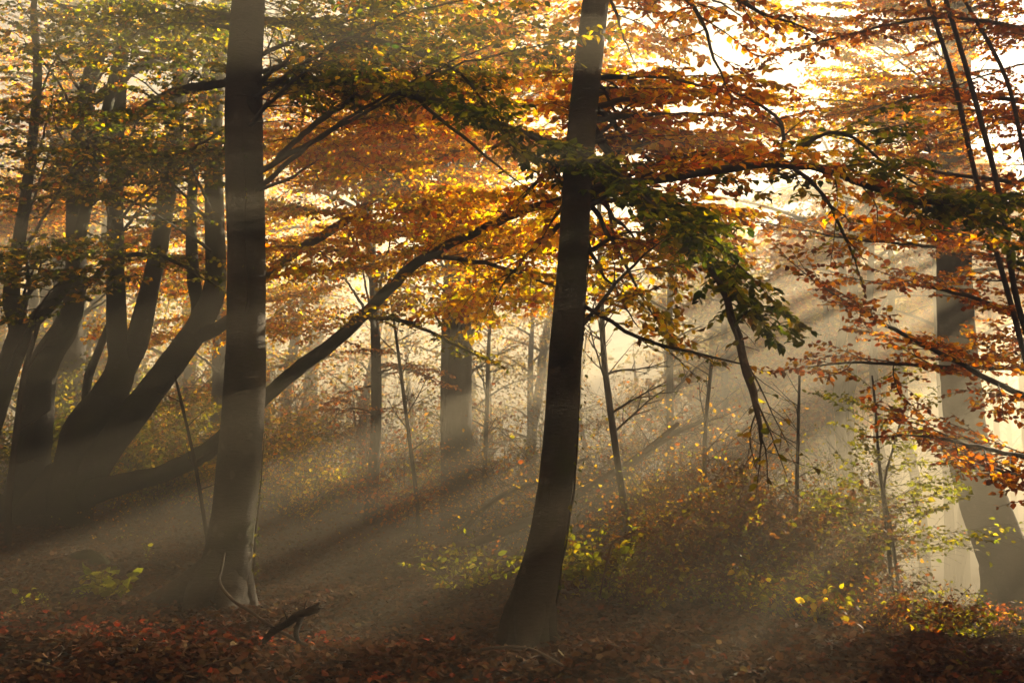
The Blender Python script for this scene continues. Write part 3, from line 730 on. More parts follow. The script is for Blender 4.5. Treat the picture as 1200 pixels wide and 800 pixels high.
bough(S, [(1400, 600, 5), (1300, 590, 3.4), (1200, 560, 2.4), (1150, 545, 1.2)], [10.4, 9.6, 9, 8.8], 'orange,rust', t0=.45, **rk)
fill(S, CS, rS, (1040, 1230, -30, 230), (10.5, 15), 14, RUST, rise=(0, .4), length=2.2, **rk)
fill(S, CS, rS, (1080, 1230, 260, 440), (10.5, 13), 5, RUST, rise=(0, .4), length=2.0, **rk)
GAPPY[0] = False
high_crown(S, CS, rS, 'rust:2,orange', z0=5.5, z1=11, rad=3.4, n=40)

# drooping dark sprays from above, upper right of the centre trunk
bough(B, [(712, -60, 6), (790, -45, 4), (850, -10, 3), (900, 18, 2), (945, 34, 1)], [8.3, 7.8, 7.4, 7.2, 7.1], 'rust:2,brown', t0=.4, gap=.16, twig_len=.5, leaf=.072, droop=.6, jit=.5)
bough(B, [(712, -30, 5), (770, -20, 3.5), (815, 10, 2.5), (835, 60, 1.8), (850, 100, 1)], [8.3, 7.8, 7.4, 7.2, 7.1], 'rust:2,orange', t0=.4, gap=.16, twig_len=.5, leaf=.072, droop=.6, jit=.5)

# three whip-thin saplings at the upper right
def whip(base_px, d, seq, label, pal='rust', leafy=.5):
    t = thing('sapling', label, 'sapling', on_ground(base_px, d), 'thin saplings against the mist')
    p, r = traced(seq, d)
    g = on_ground(base_px, d); g[2] -= .15
    q, w = catmull([g] + p, [r[0] * 1.3] + r, 40)
    W, L = Wood(), Leaves(); W.tube(q, w, 7, lump=.06)
    T = nrm(np.gradient(q, axis=0))
    for k in range(14, 40, 2):
        dd = nrm(T[k] * .5 + np.array([R.gauss(0, 1), R.gauss(0, 1), R.uniform(-.1, .5)]))
        twig(W, L, q[k], dd, UP, R.uniform(.3, .8), .005, pal, .06, .06, .1, .6, 1, leafy)
    W.build('trunk', M_TWIG, t)
    L.build('foliage', M_LEAF, t)
    return t
whip(1262, 9.0, [(1246, 600, 4), (1214, 430, 3.8), (1190, 345, 3.6), (1170, 223, 3.3), (1133, 83, 3), (1108, 0, 2.8), (1085, -80, 2)], 'whip-thin sapling arching to the upper left, middle of three', 'rust:2,orange')
whip(1262, 9.6, [(1240, 600, 3.4), (1196, 400, 3.2), (1147, 222, 3), (1117, 93, 2.8), (1087, 0, 2.4), (1065, -70, 1.6)], 'whip-thin sapling arching to the upper left, leftmost of three', 'rust')
whip(1240, 9.3, [(1235, 500, 3.4), (1215, 270, 3), (1197, 167, 2.6), (1177, 87, 2.4), (1130, 0, 2), (1100, -60, 1.2)], 'whip-thin sapling arching to the upper left, rightmost of three', 'rust')

# =================================================================== thin saplings in the middle distance
def sapling(label, seq, d, pal, leafy=.4, n=14, tl=.8, leaf=.05, group=None, spread=.9, t_lo=.35, name='sapling', sub=1):
    base = on_ground(seq[0][0], d)
    t = thing(name, label, 'sapling', base, group)
    p, r = traced(seq, d)
    base[2] -= .1
    pts = [base] + [a for a in p if a[2] > base[2] + .3]
    rad = [r[0] * 1.1] + r[-(len(pts) - 1):]
    q, w = catmull(pts, rad, 40)
    W, L = Wood(), Leaves(); W.tube(q, w, 7, lump=.06)
    T = nrm(np.gradient(q, axis=0))
    for i in range(n):
        k = int(40 * (t_lo + (.97 - t_lo) * (i + R.random()) / n)); k = min(k, 39)
        dd = nrm(T[k] * R.uniform(.4, 1) + np.array([R.gauss(0, 1), R.gauss(0, .8), 0]) * spread)
        twig(W, L, q[k], dd, nrm(UP + np.array([0, -.3, 0])), tl * R.uniform(.5, 1.2), max(.003, w[k] * .4), pal, leaf, .05, -.05, .7, sub, leafy)
    W.build('trunk', M_TWIG, t)
    L.build('foliage', M_LEAF, t)
    return t
sapling('thin bare sapling rising just right of the leaning centre trunk', [(740, 655, 4.5), (723, 534, 4.2), (714, 470, 4), (707, 407, 3.6), (703, 285, 3), (702, 200, 2.4)], 12.5, 'lime', .12, 16, 1.0)
sapling('straight misty sapling standing behind the thorny thicket', [(787, 640, 5), (786, 534, 4.6), (785, 370, 3.8), (790, 220, 3)], 19, 'gold', .15, 14, 1.2)
sapling('pale straight pole of a sapling in the clearing, next to the rusty shrub', [(828, 640, 3), (826, 520, 2.6), (834, 420, 2)], 15, 'rust', .15, 12, .7)
sapling('thin leaning sapling in front of the fused pair of trunks', [(490, 600, 2.6), (483, 540, 2.4), (474, 470, 2.2), (465, 400, 1.8), (455, 330, 1.4)], 16.5, 'rust', .2, 12, .8)
sapling('bare upright stick of a sapling below the dead hanging branch', [(933, 650, 2.6), (934, 560, 2.2), (937, 440, 1.5)], 12.5, 'gold', .06, 10, .5)
sapling('spindly sapling with few twigs, behind the leaning centre trunk', [(566, 600, 3), (570, 500, 2.6), (573, 400, 2.2), (580, 320, 1.5)], 21, 'gold', .2, 14, 1.1)
sapling('crooked thin stem leaning on the left edge between the two stemmed beeches', [(10, 590, 4), (22, 480, 3.6), (30, 430, 3.2), (45, 380, 2.4)], 13.5, 'olive', .1, 6, .5)
sapling('slim crooked stem just left of the flared front beech', [(244, 645, 2.4), (238, 600, 2.2), (228, 540, 2), (212, 470, 1.8), (205, 440, 1)], 12, 'olive', .03, 5, .4)

# the light green young tree at the right
YT = thing('young_tree', 'young leafy tree with twin stems and pale green sprays before the bright mist', 'tree', on_ground(1050, 11.0))
for k, (seq, r) in enumerate([([(1048, 735), (1043, 660), (1037, 600), (1030, 540), (1026, 480), (1022, 440)], 3), ([(1058, 738), (1052, 680), (1044, 620), (1036, 570), (1048, 520), (1062, 470)], 2.4)]):
    p, w = traced([(a, b, r * (1 - .13 * i)) for i, (a, b) in enumerate(seq)], 11.0 + .1 * k)
    p[0] = np.array([p[0][0], p[0][1], float(H(p[0][0], p[0][1])) - .1])
    q, w = catmull(p, w, 36)
    W, L = Wood(), Leaves(); W.tube(q, w, 7, lump=.05)
    T = nrm(np.gradient(q, axis=0))
    for i in range(22):
        kk = min(35, int(36 * (.3 + .68 * i / 22)))
        sg = 1 if i % 2 else -1
        dd = nrm(T[kk] * R.uniform(.35, .8) + np.array([sg * R.uniform(.5, 1.1), R.gauss(0, .5), R.uniform(-.2, .2)]))
        twig(W, L, q[kk], dd, nrm(UP + np.array([0, -.35, 0])), R.uniform(.5, 1.0) * (1.15 - .5 * i / 22), .004, 'lime', .066, .036, .05, .5, 1, 1.0)
    W.build('stem', M_TWIG, YT).name = 'stem'
    L.build('foliage', M_LEAF, YT)

# =================================================================== far trunks in the mist
def far_tree(px, d, r, lean, pal, label, group, top=11.5, ncl=45, leaf=.13):
    b = on_ground(px, d)
    t = thing('beech_tree', label, 'tree', b, group)
    pts = [b - np.array([0, 0, .4]), b + np.array([lean * 1.5, R.uniform(-.2, .2), 3.5]), b + np.array([lean * 3.2, R.uniform(-.4, .4), 8]), np.array([b[0] + lean * 5, b[1], top])]
    q, w = catmull(pts, [r * 1.25, r, r * .75, r * .2], 40)
    q[4:-4] += np.cumsum(G.normal(0, .035, (32, 3)) * [1, 1, 0], axis=0)
    W = Wood(); W.tube(q, w, 10, lump=.05)
    crown(t, W, q, w, 4.5 + R.random() * 2, top, R.uniform(3, 4.6), 9, ncl, 50, pal, leaf, clump_r=.85, limb_r=.07, gaps=px > 760)
    W.build('trunk', M_BARK, t)
    return t
FAR = [  # px, depth, radius, lean
    (985, 26, .14, .1), (1030, 29, .15, -.05), (993, 27, .15, .05), (1085, 30, .15, -.1), (1119, 34, .16, .1), (1040, 44, .22, .05), (868, 47, .24, -.2),
    (1010, 50, .34, .1), (1100, 56, .4, 0), (930, 54, .38, .1), (1220, 48, .35, 0), (845, 52, .38, .15), 
    (606, 42, .22, .35), (345, 42, .3, .3),
    (206, 33, .26, 0), (112, 32, .24, -.1), (30, 28, .24, .05), (-20, 34, .3, 0), (60, 44, .34, .1), (1290, 38, .3, .1), (-80, 30, .3, .1), (1060, 68, .45, 0), (960, 72, .48, .1), (820, 70, .45, 0), (650, 64, .4, 0), (560, 58, .4, -.2), (300, 60, .4, .1), (430, 62, .4, .2)]
for px, d, r, ln in FAR:
    right = px > 760
    far_tree(px, d, r, ln, 'yellow:2,gold,lime' if right else 'gold:2,orange,yellow',
             'slim trunk standing in the pale bright mist on the right' if right else 'slim trunk standing in the dim brown mist behind the front trees',
             'trunks in the bright mist' if right else 'trunks in the dim mist', ncl=58 if right else 46, top=12.2 if right else 11.5)

# broad leafy trees closing the wood further back
for px, d, h in ((20, 26, 10), (95, 28, 10.5), (150, 25, 10), (218, 27, 10.5), (275, 25, 9.5), (335, 30, 10), (-50, 27, 10), (240, 40, 11), (300, 34, 9), (365, 46, 11), (425, 38, 10), (480, 52, 11), (545, 36, 9), (575, 48, 11), (630, 40, 10), (690, 55, 11), (150, 44, 11), (60, 38, 10), (-10, 46, 11), (745, 60, 11), (110, 56, 11), (330, 60, 11), (410, 62, 11)):
    b = on_ground(px, d)
    t = thing('beech_tree', 'broad autumn tree leafy to the ground, fading far back in the dim wood', 'tree', b, 'broad trees far back in the wood')
    q, w = catmull([b - UP * .4, b + UP * 3 + np.array([R.uniform(-.3, .3), 0, 0]), b + UP * 7 + np.array([R.uniform(-.6, .6), 0, 0]), b + UP * (h + .3) ], [.2, .16, .11, .03], 30)
    W = Wood(); W.tube(q, w, 8, lump=.05)
    crown(t, W, q, w, b[2] + .8, b[2] + h, R.uniform(3, 4.2), 14, 95, 34, R.choice(('gold,olive', 'orange,rust,olive', 'yellow,gold,olive', 'olive:2,gold')), .15, clump_r=.9, limb_r=.05)
    W.build('trunk', M_BARK, t)

# tall wood far beyond the clearing on the right, added to shade the distant mist
for k in range(38):
    y_ = (46 + 1.75 * k + R.uniform(-1, 1)) if k < 30 else 38 + 1.8 * (k - 30); x_ = y_ * (R.uniform(.14, .5) if k < 30 else R.uniform(.2, .42))
    b = np.array([x_, y_, float(H(x_, y_))])
    t = thing('beech_tree', 'tall tree added far beyond the clearing to shade the mist, almost lost in it', 'tree', b, 'tall trees lost in the bright mist')
    q, w = catmull([b - UP * .4, b + UP * 6 + np.array([R.uniform(-.3, .3), 0, 0]), np.array([x_, y_, 12.3])], [.2, .15, .04], 36)
    W = Wood(); W.tube(q, w, 8, lump=.05)
    crown(t, W, q, w, b[2] + 3.5, 12.0, R.uniform(3.4, 4.8), 16, 105, 40, R.choice(('gold,olive', 'yellow,lime', 'gold,rust')), .26, clump_r=1.1, limb_r=.06, gaps=True)
    W.build('trunk', M_BARK, t)

# trees added toward and beyond the right edge: full crowns that shade the foreground and let the light through in shafts
for x_, y_, r_ in ((10.6, 13.5, .26), (12.8, 18, .3), (15.2, 22.5, .28), (18, 27.5, .3), (21.5, 34, .34), (25.5, 41, .34), (13.6, 13.5, .3), (17.5, 19, .3), (22, 27, .3), (14.2, 33, .15), (16.5, 37, .15), (20.5, 40, .16), (12.2, 36.5, .15), (18.5, 42, .15), (22.5, 46.5, .15)):
    b = np.array([x_, y_, float(H(x_, y_))])
    t = thing('beech_tree', 'full-crowned beech added at the right to shade the foreground and shape shafts', 'tree', b, 'shade trees added at the right')
    q, w = catmull([b - UP * .4, b + UP * 3.5 + np.array([.15, .1, 0]), b + UP * 8, np.array([x_, y_, 11.6])], [r_ * 1.3, r_, r_ * .75, .05], 36)
    W = Wood(); W.tube(q, w, 10, lump=.05)
    if x_ == 10.6: full_tree = t
    crown(t, W, q, w, (1.2 if y_ < 15 else 4.2 if y_ < 25 else 7.0), 11.8, 3.4, 18, 110, 76, 'rust,gold', .22, clump_r=1.0, gaps=True)
    W.build('trunk', M_BARK, t)

# ... and unseen around the camera, added to keep skylight off the near mist (copies of one full-crowned tree)
def copy_tree(o, loc, rz, label, group):
    r = o.copy(); COL.objects.link(r); r.location = loc; r.rotation_euler = (0, 0, rz)
    r['label'] = label; r['group'] = group; r.scale = (.88, .88, .88)
    for ch in o.children:
        c = ch.copy(); COL.objects.link(c); c.parent = r
    return r
for x_, y_, rz in ((-9, 5, 1), (-4, -5, 2), (3, -6, 3.3), (9.5, -1, 4), (8.5, 5.5, .5), (-13, -2, 5), (-11, 11, 1.7), (-1, -12, 2.6), (12, -9, 3.9), (-9, -11, .2), (-17, 9, 4.4), (15, 5, 5.1)):
    copy_tree(full_tree, (x_, y_, float(H(x_, y_))), rz, 'full-crowned beech added outside the picture to shade the near mist', 'shade trees added around the viewpoint')

# =================================================================== dead wood on the ground
def dead_log(label, pts, rad, name='fallen_trunk', cat='fallen trunk', twigs=0, sides=12, lump=.1, group=None, mat=None):
    W, L = Wood(), Leaves()
    q, w = catmull(pts, rad, 40)
    W.tube(q, w, sides, lump=lump)
    T = nrm(np.gradient(q, axis=0))
    for i in range(twigs):
        k = R.randint(10, 38)
        dd = nrm(T[k] * .6 + np.array([R.gauss(0, .6), R.gauss(0, .6), R.uniform(-.1, .8)]))
        twig(W, L, q[k], dd, UP, R.uniform(.4, 1.3), .008, 'brown', .05, .1, 0, .5, 1, 0)
    o = W.build(name, mat or M_DEAD)
    return tag(o, label, cat, group)
def gp(px, d, up=0.0):
    g = on_ground(px, d); g[2] += up
    return g
dead_log('thin dead trunk leaning up to the right, passing behind the centre beech', [gp(462, 13.5, -.05), P(540, 640, 13.8), P(620, 610, 14), P(733, 545, 14.4), P(795, 496, 14.6)], [.06, .065, .06, .05, .03], twigs=10)
dead_log('dead branched trunk slanting across the thicket right of the centre beech', [gp(640, 15.5, -.05), P(700, 585, 15.7), P(770, 520, 16), P(830, 490, 16.2)], [.07, .075, .06, .03], twigs=16)
dead_log('thin dead pole propped across the bare shrubs left of the centre beech', [gp(520, 15.2, -.05), P(580, 585, 15.3), P(640, 560, 15.5), P(690, 535, 15.6)], [.035, .035, .03, .02], twigs=8)
dead_log('long thin dead stick slanting down right behind the centre beech', [P(510, 530, 14.5), P(560, 555, 14.2), P(600, 572, 14), P(628, 584, 13.9)], [.012, .014, .014, .012], name='dead_stick', cat='stick', twigs=3, sides=6) if False else None
# forked dead branch lying before the front beech
W = Wood()
q, w = catmull([P(308, 752, 8.25), P(322, 738, 8.18), P(338, 729, 8.12), P(349, 720, 8.06), P(360, 717, 8.02), P(372, 712, 8.0)], [.022, .026, .03, .035, .035, .032], 26); W.tube(q, w, 12, lump=.22)
q, w = catmull([P(350, 752, 7.95), P(347, 741, 7.99), P(350, 730, 8.03), P(353, 721, 8.06)], [.02, .022, .025, .027], 14); W.tube(q, w, 10, lump=.22)
for k in range(7):                                     # splintered end and snapped twigs
    a0 = P(371, 712, 8.0) + np.array([R.gauss(0, .008), R.gauss(0, .01), R.gauss(0, .012)])
    W.tube(np.array([a0, a0 + np.array([R.uniform(.01, .03), R.gauss(0, .012), R.gauss(.005, .012)])]), [.012, .002], 4)
for (x_, y_, dx, dz) in ((338, 728, -.05, .12), (356, 716, .03, .1), (326, 736, -.1, .03), (349, 740, .1, .02)):
    a0 = P(x_, y_, 8.1); W.tube(np.array([a0, a0 + np.array([dx * .5, -.02, dz * .6]), a0 + np.array([dx, 0, dz])]), [.008, .006, .002], 5)
tag(W.build('dead_branch', M_BARK), 'short forked black dead branch propped on the leaf litter by the front beech', 'branch')
dead_log('long thin dark stick leaning from the front beech down over the leaves', [P(263, 647, 9.55), P(260, 664, 9.5), P(257, 682, 9.4), P(272, 702, 9.2), P(292, 715, 8.9), P(318, 733, 8.5), P(345, 748, 8.1), P(378, 766, 7.6), P(402, 795, 7.0)], [.012, .014, .014, .015, .015, .014, .014, .012, .008], name='dead_stick', cat='stick', sides=7)
dead_log('curved bare stick lying on the leaves right of the centre', [gp(540, 7.35, .03), gp(575, 7.3, .07), gp(618, 7.3, .08), gp(650, 7.1, .05), gp(690, 6.8, .03)], [.008, .012, .013, .012, .006], name='dead_stick', cat='stick', sides=6)
dead_log('mossy stub of log half sunk in leaves at the left', [gp(85, 12.6, .02), gp(105, 12.4, .08), gp(124, 12.2, .04)], [.06, .08, .06], name='log', cat='log', lump=.15, mat=M_BARK_MOSS)
dead_log('pale snapped stick poking up from the bramble right of the centre beech', [gp(702, 9.6, .2), P(716, 640, 9.6), P(732, 628, 9.6), P(745, 622, 9.6)], [.009, .01, .009, .006], name='dead_stick', cat='stick', sides=6, mat=M_STALK)

# ivy stem on the lit side of each front trunk
def ivy(label, C, rr, z0, z1, ang, n_leaf, wob=.25):
    t = thing('ivy_vine', label, 'ivy', C[int(np.argmin(abs(C[:, 2] - z0)))])
    W, L = Wood(), Leaves()
    pts = []
    for k in range(26):
        z = z0 + (z1 - z0) * k / 25
        a = int(np.argmin(abs(C[:, 2] - z)))
        an = ang + wob * math.sin(k * .5) * .5
        pts.append(np.array([C[a][0] + math.cos(an) * rr[a] * 1.05, C[a][1] + math.sin(an) * rr[a] * 1.05, z]))
    pts = np.array(pts)
    W.tube(catmull(pts, np.linspace(.012, .005, 26), 60)[0], np.linspace(.012, .004, 60), 6, lump=.15)
    W.build('stem', M_TWIG, t)
    for k in range(n_leaf):
        a = R.randint(0, 25)
        p = pts[a] + np.array([R.gauss(0, .035), R.gauss(-.02, .03), R.gauss(0, .05)])
        an = ang + R.gauss(0, .5)
        out = np.array([math.cos(an), math.sin(an), .2])
        L.add(p, nrm(np.array([R.gauss(0, .5), R.gauss(0, .5), -.8])), nrm(out), R.uniform(.03, .05), pal_cols('green:2,olive', 1))
    L.build('foliage', M_LEAF, t)
ivy('ivy creeping up the lit right edge of the front beech foot', CA, rA, float(CA[0, 2]) + .4, 1.7, .15, 120)
ivy('thin pale ivy stem climbing the face of the front beech', CA, rA, 2.9, 4.9, -1.35, 12, .12)
ivy('ivy creeping up the right edge of the leaning centre beech', CB, rB, float(CB[0, 2]) + .4, 3.4, .1, 150)

# =================================================================== low plants and shrubs
def shrub(label, px, d, h, ns, pal, leafy=.6, leaf=.052, spread=.5, name='shrub', cat='shrub', group=None, mat=None, sub=1, r=.008, spacing=.05, tl=1.0):
    b = on_ground(px, d)
    t = thing(name, label, cat, b, group)
    W, L = Wood(), Leaves()
    for i in range(ns):
        an = R.uniform(0, 6.28)
        d0 = nrm(np.array([math.cos(an) * spread, math.sin(an) * spread, 1.0]) + np.array([R.gauss(0, .15), R.gauss(0, .15), 0]))
        p0 = b + np.array([R.gauss(0, .12 * spread), R.gauss(0, .12 * spread), -.05])
        twig(W, L, p0, d0, nrm(UP + np.array([R.gauss(0, .3), -.4 + R.gauss(0, .3), 0])), h * R.uniform(.4, 1.15) * tl, r * R.uniform(.5, 1), pal, leaf * R.choice((.7, 1, 1.5)), spacing, R.uniform(-.05, .5), .7, sub, leafy)
    W.build('stem', mat or M_TWIG, t)
    L.build('foliage', M_LEAF, t)
    return t
BR = 'brown:4,olive'
shrub('dense brown thorny thicket right of the dead hanging branch', 905, 12.0, 1.9, 90, BR, .35, spread=.75, mat=M_STALK, sub=2)
shrub('brown bramble mound left of the young pale green tree', 960, 11.2, 1.5, 55, 'brown:3,olive', .6, spread=.9, mat=M_STALK, sub=2)
shrub('dark bramble mound between the centre beech and the thicket', 835, 11.4, 1.5, 55, 'brown:2,olive', .8, spread=.9, mat=M_STALK, sub=2)
shrub('low tangled bramble just right of the centre beech foot', 760, 10.2, .9, 50, 'olive:2,brown:2', .9, spread=1.0, mat=M_STALK, sub=2)
shrub('yellow green leafy bush beside the centre beech foot', 715, 10.6, .95, 26, 'lime:2,olive', 1.0, leaf=.075, spread=.7)
shrub('rust-leaved slender shrub under the hanging dead branch', 855, 13.5, 2.1, 16, 'rust:2,orange', .8, leaf=.055, spread=.35)
shrub('tall green and gold shrub beside the thin bare sapling', 775, 14.0, 1.9, 24, 'lime,olive,gold', .8, leaf=.055, spread=.4)
shrub('bare twiggy shrub behind the leaning dead trunk', 690, 15.5, 2.6, 30, 'gold', .08, spread=.5, sub=2)
shrub('bare fan of whips in the mist left of the centre beech', 600, 16.5, 2.6, 34, 'gold', .1, spread=.6, sub=2)
shrub('bare fan of whips in the mist right of the centre beech', 750, 17.5, 3.0, 34, 'rust,gold', .12, spread=.55, sub=2)
shrub('spreading bramble with yellow leaves before the thicket', 890, 10.0, .8, 45, 'lime,olive,brown', .9, spread=1.1, leaf=.055, mat=M_STALK, sub=2)
shrub('low bramble with bright yellow leaves nearest the brown mound', 945, 9.6, .7, 34, 'lime:2,yellow', .8, spread=1.0, leaf=.06, mat=M_STALK)
shrub('tangled dry bramble at the bottom right of the bank', 1010, 9.4, .7, 50, 'brown:2,olive,rust', .9, spread=1.2, mat=M_STALK, sub=2)
shrub('dry bramble at the foot of the young pale green tree', 1065, 10.2, .75, 44, 'brown,rust,lime', .9, spread=1.1, mat=M_STALK, sub=2)
shrub('leafy green bramble before the thick pale trunk', 1110, 11.2, .9, 34, 'lime:2,olive', .9, spread=1.0, leaf=.05)
shrub('tall dry weed stems beside the young pale green tree', 1000, 12.2, 1.7, 26, 'gold,lime', .3, spread=.3, mat=M_STALK)
shrub('arching bare twigs crossing the mist between the centre beech and the dead hanging branch', 800, 15.0, 3.4, 26, 'gold,rust', .06, spread=.6, sub=2)
shrub('bare twiggy bush in the mist just below the dead hanging branch', 870, 16.0, 3.2, 26, 'gold', .06, spread=.5, sub=2)
shrub('slender bare twigs rising in the bright mist beside the young tree', 960, 14.5, 3.0, 18, 'lime', .1, spread=.4, sub=2)
shrub('upright bare brown twigs rising out of the thorny thicket', 880, 12.4, 2.4, 26, 'rust,gold', .15, spread=.22, mat=M_STALK)
shrub('upright bare twigs rising behind the bramble left of the thicket', 815, 12.8, 2.5, 24, 'gold,lime', .15, spread=.25, mat=M_STALK)
shrub('tall twiggy shrub between the thicket and the bright mist', 985, 13.4, 1.9, 30, 'lime,gold', .35, spread=.4)
shrub('small yellow green plant on the litter left of the front beech', 128, 10.6, .42, 10, 'lime:3', 1.2, leaf=.085, spread=.8, name='plant', cat='plant')
shrub('tiny sprig with yellow leaves between the stemmed beech and the front beech', 176, 12.8, .5, 3, 'lime:2', .9, leaf=.07, spread=.4, name='plant', cat='plant')
shrub('leafy yellow green seedling at mid distance left of the centre beech', 555, 11.0, .7, 12, 'lime:2,olive', 1.0, leaf=.07, spread=.8, name='plant', cat='plant')
shrub('low green sprig beside the leaning dead trunk', 520, 12.6, .6, 10, 'lime,olive', .9, leaf=.06, spread=.8, name='plant', cat='plant')
shrub('dark silhouetted seedling with drooping leaves at the bottom right', 1140, 7.2, .42, 3, 'green', 1.0, leaf=.06, spread=.3, name='plant', cat='plant')
shrub('fine yellow grass-like sprig at the lower left', 45, 9.6, .3, 14, 'lime', .5, leaf=.05, spread=.6, name='plant', cat='plant')
shrub('reddish bramble spray at the foot of the thick pale trunk', 1165, 13.2, .6, 22, 'orange,redlitter', 1.0, leaf=.05, spread=1.1)
shrub('russet bush in the brown mist left of the fused pair', 470, 17.5, 1.9, 18, 'rust:3,orange', .7, leaf=.06, spread=.55)
shrub('gold flecked bush behind the front beech', 350, 18.5, 2.2, 26, 'yellow,olive', .8, leaf=.06, spread=.45)
shrub('pale gold bush between the fused pair and the slender dim trunk', 468, 21.0, 1.8, 24, 'yellow,lime', .8, leaf=.06, spread=.55)
shrub('dim green bush behind the many-stemmed beech', 185, 19.0, 2.6, 30, 'olive,lime', .9, leaf=.075, spread=.6)
shrub('dim olive bush between the stems of the many-stemmed beech', 40, 18.5, 3.0, 30, 'olive,green', .9, leaf=.075, spread=.6)
shrub('dim tall bush filling the gap before the straight hazy trunk', 235, 20.5, 3.2, 30, 'olive,gold', .9, leaf=.075, spread=.6)
shrub('dim brown bush behind the leaning stems at the left', 110, 22, 3.4, 30, 'olive,rust', .9, leaf=.08, spread=.6)

for k in range(16):
    px_ = 300 + 29 * k + R.uniform(-8, 8); d_ = R.uniform(20, 30)
    if px_ > 800: d_ = R.uniform(17, 24)
    shrub('tall loose shrub fading into the mist under the far trees', px_, d_, R.uniform(2.2, 4.2), 16, R.choice(('gold,lime', 'rust,gold', 'yellow,olive', 'lime,olive', 'rust,orange')), .22, leaf=.085, spread=.4, group='misty shrubs under the far trees', sub=1, r=.016, spacing=.07)
# =================================================================== undergrowth and litter
def scatter(n, dlo, dhi, pxlo, pxhi, power=1.0):
    d = dlo + (dhi - dlo) * G.uniform(0, 1, n) ** power
    px = G.uniform(pxlo, pxhi, n)
    x = (px - 600) / F_PX * d * 1.0
    return x, d
# dry stalks, ferns, bramble runners
W, L = Wood(), Leaves()
x, y = scatter(2300, 10.5, 27, 60, 1230, 1.0)
dens = (np.sin(x * 1.3 + .5) * np.sin(y * .9 + x * .4) + G.uniform(-.9, 1.0, len(x))) > -.15
keep = dens & ~((x < -1.5) & (y < 13.5))
for xx, yy in zip(x[keep], y[keep]):
    h = R.uniform(.2, .75) * (1.35 if yy > 14 else 1)
    z = float(H(xx, yy))
    d0 = nrm(np.array([R.gauss(0, .5), R.gauss(0, .5), 1]))
    twig(W, L, np.array([xx, yy, z - .03]), d0, nrm(UP + np.array([R.gauss(0, .4), -.4, 0])), h, .0035, R.choice(('brown', 'brown', 'rust', 'olive', 'lime', 'gold')), .05, .06, R.uniform(.1, 1.6), .8, 1 if R.random() < .4 else 0, R.choice((.1, .3, .8)))
ug = W.build('undergrowth', M_STALK)
tag(ug, 'tangle of dry stalks and low bramble covering the forest floor', 'undergrowth', None, 'stuff')
lf = L.build('foliage', M_LEAF, ug, True)

def litter(name, label, n, dlo, dhi, pxlo, pxhi, pal, leaf, power, mask=None, lift=.035):
    x, y = scatter(n, dlo, dhi, pxlo, pxhi, power)
    if mask is not None:
        k = mask(x, y); x, y = x[k], y[k]
    n = len(x)
    e = .02
    z = H(x, y); zx = (H(x + e, y) - z) / e; zy = (H(x, y + e) - z) / e
    nn = nrm(np.stack([-zx, -zy, np.ones(n)], 1) + G.normal(0, .45, (n, 3)))
    an = G.uniform(0, 6.28, n)
    dd = np.stack([np.cos(an), np.sin(an), G.normal(.1, .3, n)], 1)
    L = Leaves()
    L.add(np.stack([x, y, z + G.uniform(.004, lift, n)], 1), dd, nn, leaf * G.uniform(.55, 1.15, n), pal_cols(pal, n))
    o = L.build(name, M_LITTER)
    return tag(o, label, 'leaf litter', None, 'stuff')
litter('leaf_litter', 'brown fallen beech leaves covering the forest floor', 68000, 5.4, 16, -80, 1280, 'litter', .078, 1.3, None, .06)
litter('leaf_litter', 'thin brown leaf litter further into the misty wood', 16000, 16, 34, -60, 1260, 'litter', .10, 1.0)
red_mask = lambda x, y: (np.exp(-((x + 3.6) / 1.2) ** 2 - ((y - 8.5) / .42) ** 2) + np.exp(-((x + 1.5) / .7) ** 2 - ((y - 8.3) / .22) ** 2) + .12 * np.exp(-((x + .3) / 1.6) ** 2 - ((y - 6.6) / .3) ** 2)) > G.uniform(0, 1, len(x))
litter('leaf_litter', 'patch of bright red fallen leaves on the floor before the front beech', 12000, 6, 9.3, -60, 700, 'redlitter', .075, 1.0, red_mask, .055)
# fallen twigs among the leaves
W = Wood()
x, y = scatter(420, 5.8, 14, -40, 1240, 1.0)
for xx, yy in zip(x, y):
    an = R.uniform(0, 6.28); ln = R.uniform(.15, .7)
    p0 = np.array([xx, yy, 0]); p1 = p0 + np.array([math.cos(an), math.sin(an), 0]) * ln
    mid = (p0 + p1) / 2 + np.array([R.gauss(0, .05), R.gauss(0, .05), 0])
    for q in (p0, mid, p1):
        q[2] = float(H(q[0], q[1])) + .03 + R.uniform(0, .03)
    q, w = catmull([p0, mid, p1], [.006, .006, .003], 6)
    W.tube(q, w, 5)
tag(W.build('twig_litter', M_DEAD), 'fallen twigs strewn over the leaf litter', 'twigs', None, 'stuff')

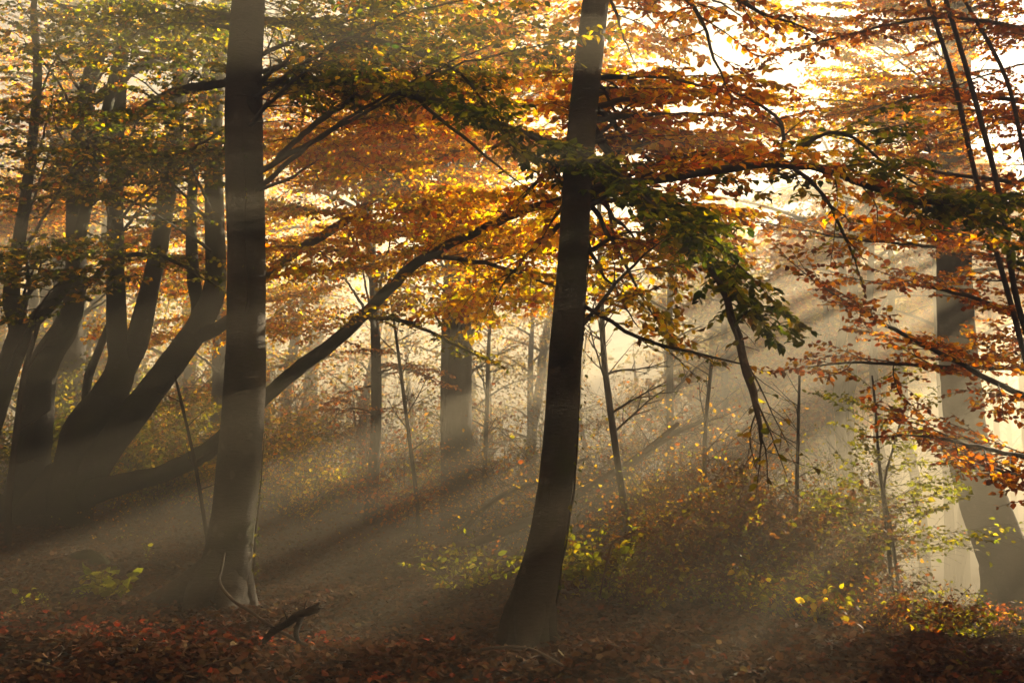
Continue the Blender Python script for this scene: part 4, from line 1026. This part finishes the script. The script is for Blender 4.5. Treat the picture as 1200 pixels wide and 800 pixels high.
# =================================================================== mist
HAZE = 0.032
me = bpy.data.meshes.new('haze')
x0, x1, y0, y1, z0, z1 = -152, 152, -62, 162, float(V[:, 2].min()) - 1.0, 13.5
me.from_pydata([(x0, y0, z0), (x1, y0, z0), (x1, y1, z0), (x0, y1, z0), (x0, y0, z1), (x1, y0, z1), (x1, y1, z1), (x0, y1, z1)], [],
               [(0, 3, 2, 1), (4, 5, 6, 7), (0, 1, 5, 4), (1, 2, 6, 5), (2, 3, 7, 6), (3, 0, 4, 7)])
haze = bpy.data.objects.new('haze', me); COL.objects.link(haze)
tag(haze, 'warm morning mist filling the whole wood', 'mist', None, 'stuff')
m, nt = new_mat('mist')
out = N(nt, 'ShaderNodeOutputMaterial')
pv = N(nt, 'ShaderNodeVolumePrincipled')
pv.inputs['Color'].default_value = (1.0, 0.9, 0.67, 1)
pv.inputs['Density'].default_value = HAZE
pv.inputs['Anisotropy'].default_value = 0.3
nt.links.new(pv.outputs[0], out.inputs['Volume'])
me.materials.append(m)

# =================================================================== light
sun_el, sun_az = SUN_EL, SUN_AZ
sl = bpy.data.lights.new('sun', 'SUN'); sl.energy = 5.0; sl.angle = math.radians(0.5); sl.color = (1.0, 0.82, 0.56)
so = bpy.data.objects.new('sun', sl); COL.objects.link(so)
so.rotation_euler = Vector((-sd[0], -sd[1], -sd[2])).to_track_quat('-Z', 'Y').to_euler()
so.location = (20, 20, 25)
w = bpy.data.worlds.new("World"); scene.world = w; w.use_nodes = True
nt = w.node_tree
bg = nt.nodes['Background']
sky = nt.nodes.new('ShaderNodeTexSky'); sky.sky_type = 'NISHITA'; sky.sun_disc = False
sky.sun_elevation = sun_el; sky.sun_rotation = sun_az
sky.air_density = 0.06; sky.dust_density = 0.5; sky.ozone_density = 0.0
nt.links.new(sky.outputs[0], bg.inputs['Color'])
bg.inputs['Strength'].default_value = 0.05

# =================================================================== render settings
scene.view_settings.view_transform = 'Standard'
scene.view_settings.look = 'None'
scene.view_settings.exposure = 3.45
scene.view_settings.gamma = 1.0
cy = scene.cycles
cy.use_denoising = True
cy.max_bounces = 5; cy.diffuse_bounces = 2; cy.glossy_bounces = 1; cy.transmission_bounces = 3; cy.volume_bounces = 0; cy.transparent_max_bounces = 8
cy.caustics_reflective = False; cy.caustics_refractive = False
cy.sample_clamp_indirect = 4.0
print('leaf faces etc', sum(len(o.data.polygons) for o in scene.objects if o.type == 'MESH'), 'sun el/az', math.degrees(sun_el), math.degrees(sun_az))
